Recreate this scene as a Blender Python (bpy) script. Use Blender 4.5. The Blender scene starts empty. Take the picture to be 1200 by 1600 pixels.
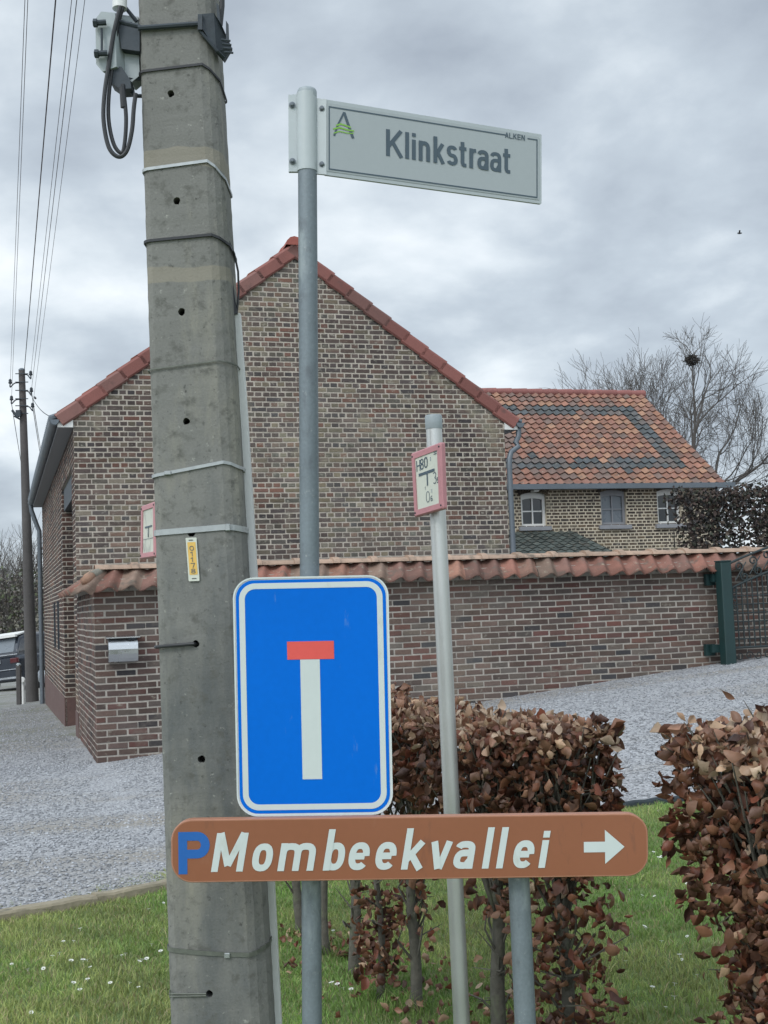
import bpy, math, random
import numpy as np
from mathutils import Vector, Matrix

random.seed(7)
RNG = np.random.default_rng(11)
R = math.radians
sc = bpy.context.scene
C = sc.collection

# ------------------------------------------------------------------ camera
EYE = 1.45
FPX = 1950.0
PITCH, ROLL = R(4.25), R(2.2)
fw = Vector((0, math.cos(PITCH), math.sin(PITCH)))
r0 = Vector((1, 0, 0)); u0 = Vector((0, -math.sin(PITCH), math.cos(PITCH)))
rt = r0 * math.cos(ROLL) - u0 * math.sin(ROLL)
up = r0 * math.sin(ROLL) + u0 * math.cos(ROLL)
cam = bpy.data.cameras.new('camera')
camo = bpy.data.objects.new('camera', cam); C.objects.link(camo)
m = Matrix.Identity(4)
for i in range(3):
    m[i][0] = rt[i]; m[i][1] = up[i]; m[i][2] = -fw[i]
m[2][3] = EYE
camo.matrix_world = m
cam.sensor_fit = 'VERTICAL'; cam.sensor_height = 24.0
cam.lens = 24.0 * FPX / 1600.0
cam.clip_start = 0.05; cam.clip_end = 2000
sc.camera = camo

# ------------------------------------------------------------------ world: overcast sky
SUN_EL, SUN_AZ = R(42), R(215)      # high behind the camera's left shoulder, veiled by cloud
w = bpy.data.worlds.new('World'); sc.world = w; w.use_nodes = True
nt = w.node_tree; nt.nodes.clear()
def N(tree, typ, **kw):
    n = tree.nodes.new(typ)
    for k, v in kw.items():
        if k.startswith('i_'):
            n.inputs[k[2:].replace('_', ' ')].default_value = v
        else: setattr(n, k, v)
    return n
out = N(nt, 'ShaderNodeOutputWorld'); bg = N(nt, 'ShaderNodeBackground')
bg.inputs['Strength'].default_value = 0.1
sky = N(nt, 'ShaderNodeTexSky', sky_type='NISHITA', sun_disc=False, sun_elevation=SUN_EL, sun_rotation=SUN_AZ)
tc = N(nt, 'ShaderNodeTexCoord'); sep = N(nt, 'ShaderNodeSeparateXYZ')
nt.links.new(tc.outputs['Generated'], sep.inputs[0])
def M(tree, op, a, b=None, c=None, clamp=False):
    n = tree.nodes.new('ShaderNodeMath'); n.operation = op; n.use_clamp = clamp
    for i, v in enumerate((a, b, c)):
        if v is None: continue
        if isinstance(v, (int, float)): n.inputs[i].default_value = v
        else: tree.links.new(v, n.inputs[i])
    return n.outputs[0]
zz = M(nt, 'ADD', M(nt, 'MAXIMUM', sep.outputs['Z'], 0.0), 0.34)
cx = M(nt, 'DIVIDE', sep.outputs['X'], zz); cy = M(nt, 'DIVIDE', sep.outputs['Y'], zz)
cmb = N(nt, 'ShaderNodeCombineXYZ'); nt.links.new(cx, cmb.inputs[0]); nt.links.new(cy, cmb.inputs[1])
cmb.inputs[2].default_value = 8.35
n1 = N(nt, 'ShaderNodeTexNoise', noise_dimensions='3D'); n1.inputs['Scale'].default_value = 2.9
n1.inputs['Detail'].default_value = 9; n1.inputs['Roughness'].default_value = 0.52; n1.inputs['Distortion'].default_value = 0.12
n2 = N(nt, 'ShaderNodeTexNoise', noise_dimensions='3D'); n2.inputs['Scale'].default_value = 0.75
n2.inputs['Detail'].default_value = 2
nt.links.new(cmb.outputs[0], n1.inputs['Vector']); nt.links.new(cmb.outputs[0], n2.inputs['Vector'])
mixn = M(nt, 'ADD', M(nt, 'MULTIPLY', n1.outputs['Fac'], 0.66), M(nt, 'MULTIPLY', n2.outputs['Fac'], 0.34))
# the cloud sheet is thinner and whiter low down towards the horizon
lowb = M(nt, 'MULTIPLY', M(nt, 'SUBTRACT', 0.36, sep.outputs['Z'], clamp=True), 0.20)
mixn = M(nt, 'ADD', mixn, lowb)
cr = N(nt, 'ShaderNodeValToRGB'); nt.links.new(mixn, cr.inputs[0])
e = cr.color_ramp.elements
e[0].position = 0.36; e[0].color = (0.27, 0.31, 0.365, 1)
e[1].position = 0.64; e[1].color = (0.73, 0.77, 0.80, 1)
k = e.new(0.49); k.color = (0.42, 0.475, 0.53, 1)
k = e.new(0.56); k.color = (0.56, 0.615, 0.66, 1)
# veiled sun: the sheet glows more overhead and behind the camera
dotp = N(nt, 'ShaderNodeVectorMath', operation='DOT_PRODUCT')
nt.links.new(tc.outputs['Generated'], dotp.inputs[0]); dotp.inputs[1].default_value = (-0.30, -0.62, 0.72)
glow = M(nt, 'ADD', M(nt, 'MULTIPLY', M(nt, 'MAXIMUM', dotp.outputs['Value'], 0.0), 1.5), 1.0)
vs = N(nt, 'ShaderNodeVectorMath', operation='SCALE'); nt.links.new(cr.outputs[0], vs.inputs[0])
nt.links.new(M(nt, 'MULTIPLY', glow, 10.0), vs.inputs['Scale'])
mx = N(nt, 'ShaderNodeMix', data_type='RGBA'); mx.inputs[0].default_value = 0.94
nt.links.new(sky.outputs[0], mx.inputs[6]); nt.links.new(vs.outputs[0], mx.inputs[7])
nt.links.new(mx.outputs[2], bg.inputs['Color']); nt.links.new(bg.outputs[0], out.inputs[0])

sl = bpy.data.lights.new('sun', 'SUN'); sl.energy = 0.9; sl.angle = R(16); sl.color = (1.0, 0.96, 0.9)
so = bpy.data.objects.new('sun', sl); C.objects.link(so)
sdir = Vector((math.sin(SUN_AZ) * math.cos(SUN_EL), math.cos(SUN_AZ) * math.cos(SUN_EL), math.sin(SUN_EL)))
so.rotation_euler = sdir.to_track_quat('Z', 'Y').to_euler()
sc.view_settings.view_transform = 'Standard'; sc.view_settings.look = 'None'
sc.view_settings.exposure = 0.5; sc.view_settings.gamma = 1.0

# ------------------------------------------------------------------ helpers
def pt(px, py, Y):
    """world point seen at photo pixel (px,py) lying Y metres ahead"""
    d = fw * FPX + rt * (px - 600) - up * (py - 800)
    return Vector((0, 0, EYE)) + d * (Y / d.y)
def ptz(px, py, z):
    d = fw * FPX + rt * (px - 600) - up * (py - 800)
    return Vector((0, 0, EYE)) + d * ((z - EYE) / d.z)

def tag(o, label=None, cat=None, group=None, kind=None):
    if label: o['label'] = label
    if cat: o['category'] = cat
    if group: o['group'] = group
    if kind: o['kind'] = kind
    return o
def thing(name, loc, label, cat, group=None, rz=0.0):
    o = bpy.data.objects.new(name, None); C.objects.link(o)
    o.location = loc; o.rotation_euler = (0, 0, rz); o.empty_display_size = 0.1
    o['wm'] = 0
    del o['wm']
    tag(o, label, cat, group); return o
def wmat(o):
    mm = Matrix.Translation(o.location) @ o.rotation_euler.to_matrix().to_4x4()
    return wmat(o.parent) @ mm if o.parent else mm

class MB:
    def __init__(s): s.v = []; s.f = []; s.c = []; s.col = (1, 1, 1)
    def add(s, vs, fs, col=None):
        b = len(s.v); s.v.extend([tuple(p) for p in vs]); s.f.extend([tuple(i + b for i in f) for f in fs])
        s.c.extend([col or s.col] * len(vs))
    def obox(s, o, a, b, c, col=None):
        """box from corner o along vectors a,b,c"""
        o, a, b, c = map(Vector, (o, a, b, c))
        if a.cross(b).dot(c) < 0: a, b = b, a
        vs = [o, o + a, o + a + b, o + b, o + c, o + a + c, o + a + b + c, o + b + c]
        s.add(vs, [(3, 2, 1, 0), (4, 5, 6, 7), (0, 1, 5, 4), (1, 2, 6, 5), (2, 3, 7, 6), (3, 0, 4, 7)], col)
    def cbox(s, ctr, sx, sy, sz, col=None, rz=0, ch=0.0):
        ctr = Vector(ctr); ca, sa = math.cos(rz), math.sin(rz)
        a = Vector((ca, sa, 0)); b = Vector((-sa, ca, 0)); c = Vector((0, 0, 1))
        if ch <= 0:
            s.obox(ctr - a * sx / 2 - b * sy / 2 - c * sz / 2, a * sx, b * sy, c * sz, col)
        else: s.chbox(ctr, a, b, c, sx / 2, sy / 2, sz / 2, ch, col)
    def chbox(s, ctr, a, b, c, hx, hy, hz, ch, col=None):
        """box with all edges chamfered (24 verts)"""
        vs = []; idx = {}
        for ax in range(3):
            for sx in (-1, 1):
                for sy in (-1, 1):
                    for sz in (-1, 1):
                        h = [hx - ch, hy - ch, hz - ch]; h[ax] += ch
                        idx[(ax, sx, sy, sz)] = len(vs)
                        vs.append(ctr + a * (h[0] * sx) + b * (h[1] * sy) + c * (h[2] * sz))
        fs = []
        for ax in range(3):
            for sg in (-1, 1):
                o = [(-1, -1), (1, -1), (1, 1), (-1, 1)]
                q = []
                for p, r_ in o:
                    t = [p, r_]; t.insert(ax, sg); q.append(idx[(ax,) + tuple(t)])
                fs.append(tuple(q))
        for ax in range(3):
            o1, o2 = [i for i in range(3) if i != ax]
            for p in (-1, 1):
                for r_ in (-1, 1):
                    def key(face, e):
                        t = [0, 0, 0]; t[ax] = e; t[o1] = p; t[o2] = r_; return idx[(face,) + tuple(t)]
                    fs.append((key(o1, -1), key(o1, 1), key(o2, 1), key(o2, -1)))
        for sx in (-1, 1):
            for sy in (-1, 1):
                for sz in (-1, 1): fs.append(tuple(idx[(ax, sx, sy, sz)] for ax in range(3)))
        s.add(vs, fs, col)
    def tube(s, pts, rad, n=8, caps=True, col=None, closed=False, flat=None):
        pts = [Vector(p) for p in pts]
        if isinstance(rad, (int, float)): rad = [rad] * len(pts)
        vs = []; k = len(pts)
        t0 = (pts[1] - pts[0]).normalized()
        ref = Vector((0, 0, 1)) if abs(t0.z) < .9 else Vector((1, 0, 0))
        nrm = t0.cross(ref).normalized()
        for i, p in enumerate(pts):
            if closed: t = pts[(i + 1) % k] - pts[i - 1]
            elif i == 0: t = pts[1] - pts[0]
            elif i == k - 1: t = pts[-1] - pts[-2]
            else: t = pts[i + 1] - pts[i - 1]
            t.normalize()
            nrm = (nrm - t * nrm.dot(t)).normalized(); bn = t.cross(nrm)
            for j in range(n):
                a = 2 * math.pi * j / n
                vs.append(p + (nrm * math.cos(a) + bn * math.sin(a)) * rad[i])
        fs = []
        for i in range(k if closed else k - 1):
            i2 = (i + 1) % k
            for j in range(n):
                fs.append((i * n + j, i * n + (j + 1) % n, i2 * n + (j + 1) % n, i2 * n + j))
        if caps and not closed:
            fs.append(tuple(range(n - 1, -1, -1))); fs.append(tuple((k - 1) * n + j for j in range(n)))
        s.add(vs, fs, col)
    def lathe(s, ctr, prof, n=20, axis=Vector((0, 0, 1)), col=None):
        """prof: list of (r, h)"""
        axis = Vector(axis).normalized()
        ref = Vector((1, 0, 0)) if abs(axis.x) < .9 else Vector((0, 1, 0))
        a = axis.cross(ref).normalized(); b = axis.cross(a)
        vs = []; ctr = Vector(ctr)
        for r_, h in prof:
            for j in range(n):
                t = 2 * math.pi * j / n
                vs.append(ctr + axis * h + (a * math.cos(t) + b * math.sin(t)) * r_)
        fs = []
        for i in range(len(prof) - 1):
            for j in range(n): fs.append((i * n + j, i * n + (j + 1) % n, (i + 1) * n + (j + 1) % n, (i + 1) * n + j))
        fs.append(tuple(range(n - 1, -1, -1))); fs.append(tuple((len(prof) - 1) * n + j for j in range(n)))
        s.add(vs, fs, col)
    def prism(s, poly, d, col=None):
        """poly: 3D points (planar), extruded by vector d"""
        poly = [Vector(p) for p in poly]; n = len(poly); d = Vector(d)
        vs = poly + [p + d for p in poly]
        nn = Vector((0, 0, 0))
        for i in range(n): nn += poly[i].cross(poly[(i + 1) % n])
        rev = nn.dot(d) > 0
        fs = [tuple(range(n)), tuple(range(2 * n - 1, n - 1, -1))]
        fs += [(i, i + n, (i + 1) % n + n, (i + 1) % n) for i in range(n)]
        if rev: fs = [tuple(reversed(f)) for f in fs]
        s.add(vs, fs, col)
    def build(s, name, mat, parent=None, smooth=False, label=None):
        return mkmesh(name, np.array(s.v, dtype=np.float64), s.f, np.array(s.c), mat, parent, smooth, label)

def mkmesh(name, v, f, c, mat, parent=None, smooth=False, label=None):
    inv = wmat(parent).inverted() if parent else Matrix.Identity(4)
    im = np.array(inv)
    v = v @ im[:3, :3].T + im[:3, 3]
    me = bpy.data.meshes.new(name)
    if isinstance(f, np.ndarray):
        nf, k_ = f.shape
        me.vertices.add(len(v)); me.vertices.foreach_set('co', v.astype(np.float32).ravel())
        me.loops.add(nf * k_); me.loops.foreach_set('vertex_index', f.astype(np.int32).ravel())
        me.polygons.add(nf); me.polygons.foreach_set('loop_start', np.arange(0, nf * k_, k_, dtype=np.int32))
        me.update(calc_edges=True)
    else:
        me.from_pydata(v.tolist(), [], f)
    if c is not None:
        at = me.color_attributes.new('col', 'FLOAT_COLOR', 'POINT')
        cc = np.ones((len(v), 4), dtype=np.float32); cc[:, :3] = c
        at.data.foreach_set('color', cc.ravel())
    me.materials.append(mat)
    if smooth:
        me.polygons.foreach_set('use_smooth', np.ones(len(me.polygons), dtype=bool))
        if smooth != 'soft': me.set_sharp_from_angle(angle=R(42))
    me.update()
    o = bpy.data.objects.new(name, me); C.objects.link(o)
    if parent: o.parent = parent
    if label: o['label'] = label
    return o
def clone(o, parent=None):
    c = o.copy(); C.objects.link(c); c.parent = parent
    for ch in list(o.children): clone(ch, c)
    return c

# ------------------------------------------------------------------ materials
def pm(name, col=(.5, .5, .5), rough=.8, metal=0.0, var=.15, scale=6.0, bump=.15, bscale=60.0, attr=False,
       spec=.5, stain=None, coat=0.0, trans=0.0, huevar=None, bdist=0.01):
    """procedural material: base colour (or the mesh's own per-piece colour) broken up by two noises, with bump.
    stain=(colour, amount, scale, (sx,sy,sz)) adds blotches with a shape of their own"""
    mt = bpy.data.materials.new(name); mt.use_nodes = True; t = mt.node_tree; t.nodes.clear()
    o = N(t, 'ShaderNodeOutputMaterial'); b = N(t, 'ShaderNodeBsdfPrincipled')
    t.links.new(b.outputs[0], o.inputs[0])
    tcn = N(t, 'ShaderNodeTexCoord').outputs['Object']
    if attr:
        a = N(t, 'ShaderNodeAttribute', attribute_name='col'); base = a.outputs['Color']
    else:
        a = N(t, 'ShaderNodeRGB'); a.outputs[0].default_value = (*col, 1); base = a.outputs[0]
    na = N(t, 'ShaderNodeTexNoise'); na.inputs['Scale'].default_value = scale; na.inputs['Detail'].default_value = 6
    nb = N(t, 'ShaderNodeTexNoise'); nb.inputs['Scale'].default_value = bscale; nb.inputs['Detail'].default_value = 4
    t.links.new(tcn, na.inputs['Vector']); t.links.new(tcn, nb.inputs['Vector'])
    s1 = M(t, 'MULTIPLY', M(t, 'SUBTRACT', na.outputs['Fac'], .5), var * 4)
    s2 = M(t, 'MULTIPLY', M(t, 'SUBTRACT', nb.outputs['Fac'], .5), var * 2.5)
    fac = M(t, 'MAXIMUM', M(t, 'ADD', M(t, 'ADD', s1, s2), 1.0), 0.15)
    sc_ = N(t, 'ShaderNodeVectorMath', operation='SCALE'); t.links.new(base, sc_.inputs[0]); t.links.new(fac, sc_.inputs['Scale'])
    cur = sc_.outputs[0]
    for st in ([stain] if stain and not isinstance(stain, list) else (stain or [])):
        scol, amt, ss, sv = st
        mp = N(t, 'ShaderNodeMapping'); mp.inputs['Scale'].default_value = sv; mp.inputs['Location'].default_value = (ss, amt, 1)
        t.links.new(tcn, mp.inputs[0])
        ns = N(t, 'ShaderNodeTexNoise'); ns.inputs['Scale'].default_value = ss; ns.inputs['Detail'].default_value = 8
        ns.inputs['Roughness'].default_value = .65
        t.links.new(mp.outputs[0], ns.inputs['Vector'])
        rr = N(t, 'ShaderNodeMapRange'); rr.inputs[1].default_value = .62 - amt * .28; rr.inputs[2].default_value = .74 - amt * .2
        t.links.new(ns.outputs['Fac'], rr.inputs[0])
        mx_ = N(t, 'ShaderNodeMix', data_type='RGBA'); t.links.new(M(t, 'MULTIPLY', rr.outputs[0], .8), mx_.inputs[0])
        t.links.new(cur, mx_.inputs[6]); mx_.inputs[7].default_value = (*scol, 1); cur = mx_.outputs[2]
    t.links.new(cur, b.inputs['Base Color'])
    b.inputs['Metallic'].default_value = metal
    b.inputs['Specular IOR Level'].default_value = spec
    b.inputs['Coat Weight'].default_value = coat
    rv = M(t, 'ADD', M(t, 'MULTIPLY', M(t, 'SUBTRACT', na.outputs['Fac'], .5), .35), rough, clamp=True)
    t.links.new(rv, b.inputs['Roughness'])
    if trans:
        b.inputs['Subsurface Weight'].default_value = 0
        tr = N(t, 'ShaderNodeBsdfTranslucent'); t.links.new(cur, tr.inputs[0])
        ms = N(t, 'ShaderNodeMixShader'); ms.inputs[0].default_value = trans
        t.links.new(b.outputs[0], ms.inputs[1]); t.links.new(tr.outputs[0], ms.inputs[2]); t.links.new(ms.outputs[0], o.inputs[0])
    if bump:
        bp = N(t, 'ShaderNodeBump'); bp.inputs['Strength'].default_value = bump; bp.inputs['Distance'].default_value = bdist
        t.links.new(nb.outputs['Fac'], bp.inputs['Height']); t.links.new(bp.outputs[0], b.inputs['Normal'])
    mt['p'] = 1; del mt['p']
    return mt
def nodes_of(mt):
    t = mt.node_tree
    return t, next(n for n in t.nodes if n.type == 'BSDF_PRINCIPLED')

MT = {}
MT['brick'] = pm('brickwork', attr=True, rough=.92, var=.18, scale=5, bump=.6, bscale=45, spec=.2,
                 stain=[((.33, .31, .26), .16, 14.0, (1, 1, 1.6)), ((.27, .245, .18), .10, 1.6, (1, 1, 1.3)), ((.06, .05, .05), .05, 4.0, (1, 1, .6))])
MT['brick2'] = pm('garden_brickwork', attr=True, rough=.92, var=.16, scale=5, bump=.5, bscale=45, spec=.2,
                  stain=[((.16, .135, .115), .16, 2.0, (1, 1, 1.6)), ((.26, .24, .20), .05, 12, (1, 1, 1.4))])
MT['tile'] = pm('clay_tile', attr=True, rough=.75, var=.16, scale=9, bump=.35, bscale=70, spec=.3,
                stain=[((.095, .085, .07), .32, 7.0, (1, 1, 1)), ((.33, .30, .23), .10, 15.0, (1, 1, 1))])
MT['verge'] = pm('red_verge_tile', attr=True, rough=.7, var=.10, scale=5, bump=.2, spec=.3,
                 stain=((.10, .06, .055), .14, 5.0, (1, 1, 1)))
MT['white'] = pm('white_painted_board', (.62, .62, .60), .6, var=.05)
MT['zinc'] = pm('weathered_zinc', (.12, .14, .16), .5, metal=.35, var=.12, scale=3, bump=.05)
MT['zinc_l'] = pm('light_zinc', (.26, .29, .31), .45, metal=.4, var=.12, scale=3, bump=.05)
MT['soffit'] = pm('grey_soffit', (.22, .225, .24), .7, var=.08)
MT['galv'] = pm('galvanised_steel', (.155, .185, .205), .55, metal=.3, var=.16, scale=7, bump=.06, bscale=120,
                stain=[((.27, .31, .32), .22, 13, (1, 1, .35)), ((.10, .115, .13), .22, 24, (1, 1, .5)), ((.34, .35, .34), .0, 60, (1, 1, 1))])
MT['alu'] = pm('brushed_aluminium', (.52, .53, .52), .42, metal=.65, var=.05, scale=5, bump=.02, bscale=200,
               stain=((.34, .35, .33), .1, 30, (1, 1, .1)))
MT['alu_d'] = pm('grey_plastic_cap', (.28, .32, .34), .5, var=.05)
MT['sleeve'] = pm('painted_sleeve', (.39, .43, .445), .42, var=.04, bump=.03)
MT['sgrey'] = pm('grey_sign_film', (.345, .38, .395), .42, var=.025, scale=2, bump=.0)
MT['ink'] = pm('dark_lettering', (.055, .085, .11), .5, var=.05, bump=0)
MT['green'] = pm('lime_green_film', (.20, .42, .06), .5, var=.03, bump=0)
MT['blue'] = pm('blue_reflective_film', (.0005, .125, .56), .5, var=.05, scale=2.5, bump=0, spec=.08,
                stain=[((.01, .16, .58), .10, 3.0, (1, 1, .5)), ((.10, .22, .50), -.12, 30, (1, 1, .25))])
MT['wfilm'] = pm('white_reflective_film', (.50, .55, .54), .4, var=.025, scale=4, bump=0,
                 stain=((.36, .37, .30), .04, 9, (1, 1, .4)))
MT['wedge'] = pm('white_metal_edge', (.54, .58, .58), .4, var=.04, scale=6, bump=0)
MT['red'] = pm('faded_red_film', (.62, .075, .062), .4, var=.05, scale=9, bump=0)
MT['brown'] = pm('brown_sign_film', (.235, .085, .040), .42, var=.035, scale=3, bump=.01,
                 stain=[((.28, .125, .075), .14, 5, (1, 1, .6)), ((.15, .06, .035), .02, 24, (1, 1, .3))])
MT['pblue'] = pm('blue_letter_film', (.008, .10, .36), .45, var=.03, bump=0)
MT['pink'] = pm('faded_red_plastic', (.44, .20, .22), .5, var=.08, scale=12, bump=.02,
                stain=((.60, .34, .36), .08, 12, (1, 1, 1)))
MT['hwhite'] = pm('aged_white_plate', (.55, .57, .50), .5, var=.04, scale=12, bump=0,
                  stain=((.50, .48, .34), .05, 14, (1, 1, 1)))
MT['hworn'] = pm('worn_white_plate', (.50, .50, .44), .6, var=.06, scale=12, bump=0,
                 stain=((.12, .15, .14), .26, 26, (2.2, 1, .35)))
MT['yellow'] = pm('yellow_number_strip', (.66, .42, .10), .5, var=.06, scale=20, bump=0)
MT['black'] = pm('black_rubber', (.018, .02, .024), .55, var=.1, bump=.02)
MT['iron'] = pm('dark_bracket_steel', (.035, .045, .055), .6, metal=.3, var=.2, scale=20, bump=.1)
MT['strap'] = pm('steel_strap', (.34, .36, .36), .4, metal=.6, var=.1, scale=30, bump=.03)
MT['strap_d'] = pm('dull_strap', (.13, .14, .12), .6, metal=.4, var=.2, scale=30, bump=.03)
MT['duct'] = pm('grey_plastic_duct', (.60, .61, .60), .5, var=.05, scale=4, bump=.02)
MT['boxg'] = pm('grey_box_casing', (.30, .34, .35), .5, var=.1, scale=10, bump=.05)
MT['wood'] = pm('weathered_timber', (.27, .235, .17), .9, var=.2, scale=5, bump=.6, bscale=30,
                stain=((.09, .085, .06), .25, 7, (1, 1, 4)))
MT['polewood'] = pm('creosoted_pole', (.075, .07, .068), .9, var=.2, scale=4, bump=.4, bscale=25)
MT['bark'] = pm('grey_bark', (.085, .08, .065), .9, var=.25, scale=18, bump=.6, bscale=50,
                stain=((.12, .14, .08), .25, 14, (1, 1, .6)))
MT['twig'] = pm('bare_twigs', (.075, .068, .062), .9, var=.2, scale=5, bump=0)
MT['leaf'] = pm('dry_beech_leaf', attr=True, rough=.46, var=.12, scale=30, bump=.15, bscale=90, trans=.22, spec=.4)
MT['dleaf'] = pm('dark_hedge_leaf', attr=True, rough=.7, var=.15, scale=12, bump=0, trans=.15)
MT['blade'] = pm('grass_blade', attr=True, rough=.65, var=.05, scale=2, bump=0, trans=.3)
MT['daisy'] = pm('daisy_petals', (.72, .72, .68), .7, var=.03, bump=0)
MT['stone'] = pm('gravel_stone', attr=True, rough=.85, var=.1, scale=40, bump=0)
MT['ggreen'] = pm('dark_green_paint', (.007, .030, .030), .5, var=.15, scale=8, bump=.05)
MT['gdark'] = pm('blackened_iron', (.016, .026, .028), .6, var=.2, scale=8, bump=.05)
MT['steel'] = pm('stainless_steel', (.50, .51, .52), .26, metal=.95, var=.04, scale=6, bump=.01)
MT['glass'] = pm('dark_window_glass', (.015, .018, .02), .08, var=.02, bump=0, spec=.6)
MT['curtain'] = pm('grey_blind_behind_glass', (.13, .15, .17), .3, var=.05, scale=6, bump=0)
MT['carp'] = pm('dark_car_paint', (.018, .024, .036), .22, metal=.2, var=.05, bump=0, coat=.6)
MT['chrome'] = pm('chrome_trim', (.55, .57, .6), .18, metal=.9, var=.03, bump=0)
MT['tyre'] = pm('tyre_rubber', (.015, .015, .016), .85, var=.1)
MT['plate'] = pm('white_number_plate', (.62, .62, .60), .5, var=.03, bump=0)
MT['lampred'] = pm('red_lamp_lens', (.07, .008, .01), .2, var=.03, bump=0)
MT['mortar'] = pm('mortar_bed', (.36, .33, .29), .95, var=.15, scale=14, bump=.6, bscale=40)
MT['dirt'] = pm('bare_earth', (.17, .155, .12), .95, var=.2, scale=1.5, bump=.5, bscale=30,
                stain=((.075, .10, .035), .45, .8, (1, 1, 1)))
MT['turf'] = pm('turf_base', (.11, .16, .05), .95, var=.25, scale=3, bump=.6, bscale=40,
                stain=((.13, .12, .05), .35, 4, (1, 1, 1)))
MT['hill'] = pm('winter_hillside', (.10, .09, .065), .95, var=.25, scale=.06, bump=.3, bscale=1,
                stain=((.07, .085, .04), .3, .03, (1, 1, 1)))
MT['nest'] = pm('nest_twigs', (.03, .026, .022), .9, var=.2, bump=0)

# concrete with pits, streaks and two cleaner bands where older labels sat
def concrete():
    mt = pm('pole_concrete', (.180, .180, .168), .92, var=.13, scale=3.2, bump=.5, bscale=150, spec=.25, bdist=.0025,
            stain=[((.27, .26, .215), .30, 3.0, (1.6, 1.6, .45)), ((.085, .095, .10), .34, 2.6, (1.2, 1.2, .35)),
                   ((.05, .05, .047), .06, 62, (1, 1, 1)), ((.42, .42, .38), -.06, 46, (1, 1, 1)), ((.10, .10, .09), .30, 26, (1, 1, 1))])
    t, b = nodes_of(mt)
    lk = b.inputs['Base Color'].links[0]; cur = lk.from_socket
    o = N(t, 'ShaderNodeTexCoord'); sp = N(t, 'ShaderNodeSeparateXYZ'); t.links.new(o.outputs['Object'], sp.inputs[0])
    nz = N(t, 'ShaderNodeTexNoise'); nz.inputs['Scale'].default_value = 9; t.links.new(o.outputs['Object'], nz.inputs[0])
    zj = M(t, 'ADD', sp.outputs['Z'], M(t, 'MULTIPLY', M(t, 'SUBTRACT', nz.outputs['Fac'], .5), .035))
    tot = None
    for (z0, z1) in BANDS:
        a = M(t, 'MULTIPLY', M(t, 'SUBTRACT', zj, z0), 300, clamp=True); c = M(t, 'MULTIPLY', M(t, 'SUBTRACT', z1, zj), 300, clamp=True)
        q = M(t, 'MULTIPLY', a, c); tot = q if tot is None else M(t, 'MAXIMUM', tot, q)
    mx_ = N(t, 'ShaderNodeMix', data_type='RGBA'); t.links.new(M(t, 'MULTIPLY', tot, .7), mx_.inputs[0])
    t.links.new(cur, mx_.inputs[6]); mx_.inputs[7].default_value = (.255, .235, .19, 1)
    t.links.new(mx_.outputs[2], b.inputs['Base Color'])
    return mt

# ------------------------------------------------------------------ compound frame (house, garden wall, annexe share it)
P0 = Vector((-3.74, 15.07, 0)); AL = R(17.3)
U = Vector((math.cos(AL), math.sin(AL), 0)); V = Vector((-math.sin(AL), math.cos(AL), 0)); Z = Vector((0, 0, 1))
def H(s, t, z): return P0 + U * s + V * t + Z * z
def st(x, y):
    d = Vector((x, y, 0)) - P0; return d.dot(U), d.dot(V)
def sm(a, b, x):
    k_ = min(1, max(0, (x - a) / (b - a))); return k_ * k_ * (3 - 2 * k_)
def gz(x, y):
    """terrain height"""
    s, t = st(x, y)
    w_ = sm(5.0, 12.0, y)
    z = .09 * max(-4.0, min(12.0, s)) * w_ if s > 0 else .035 * max(-8.0, s) * w_
    if t > 0: z += -.018 * min(t, 40) - .1 * (1 - math.exp(-t / 3.0))
    z += -.05 * (1 - w_)
    z += .02 * math.sin(x * 1.3 + 1) * math.cos(y * .9) * (1 - w_)
    if y > 45: z -= .01 * (y - 45)
    return z

# ------------------------------------------------------------------ setting: terrain, drive, lawn
def border(x):
    xs = [-60, -8, -1.97, -1.26, -.3, 1.5, 4.0, 9, 60]; ys = [-8.0, 1.7, 6.55, 7.05, 7.6, 8.25, 8.7, 9.3, 14.0]
    return float(np.interp(x, xs, ys))
def gridsheet(xs, rowf, nv, dz, mat, name):
    v = []; f = []
    for x in xs:
        y0, y1 = rowf(x)
        for j in range(nv + 1):
            k_ = j / nv; y = y0 + (y1 - y0) * (k_ ** 1.6)
            v.append((x, y, gz(x, y) + dz))
    n = nv + 1
    for i in range(len(xs) - 1):
        for j in range(nv): f.append((i * n + j, (i + 1) * n + j, (i + 1) * n + j + 1, i * n + j + 1))
    return mkmesh(name, np.array(v), f, None, mat, smooth=True)
xs = list(np.concatenate([np.linspace(-60, -9, 12), np.linspace(-8, 8, 65), np.linspace(9, 60, 14)]))
tag(gridsheet(xs, lambda x: (-8, border(x) + .02), 50, -.02, MT['turf'], 'lawn'), kind='structure')

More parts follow.
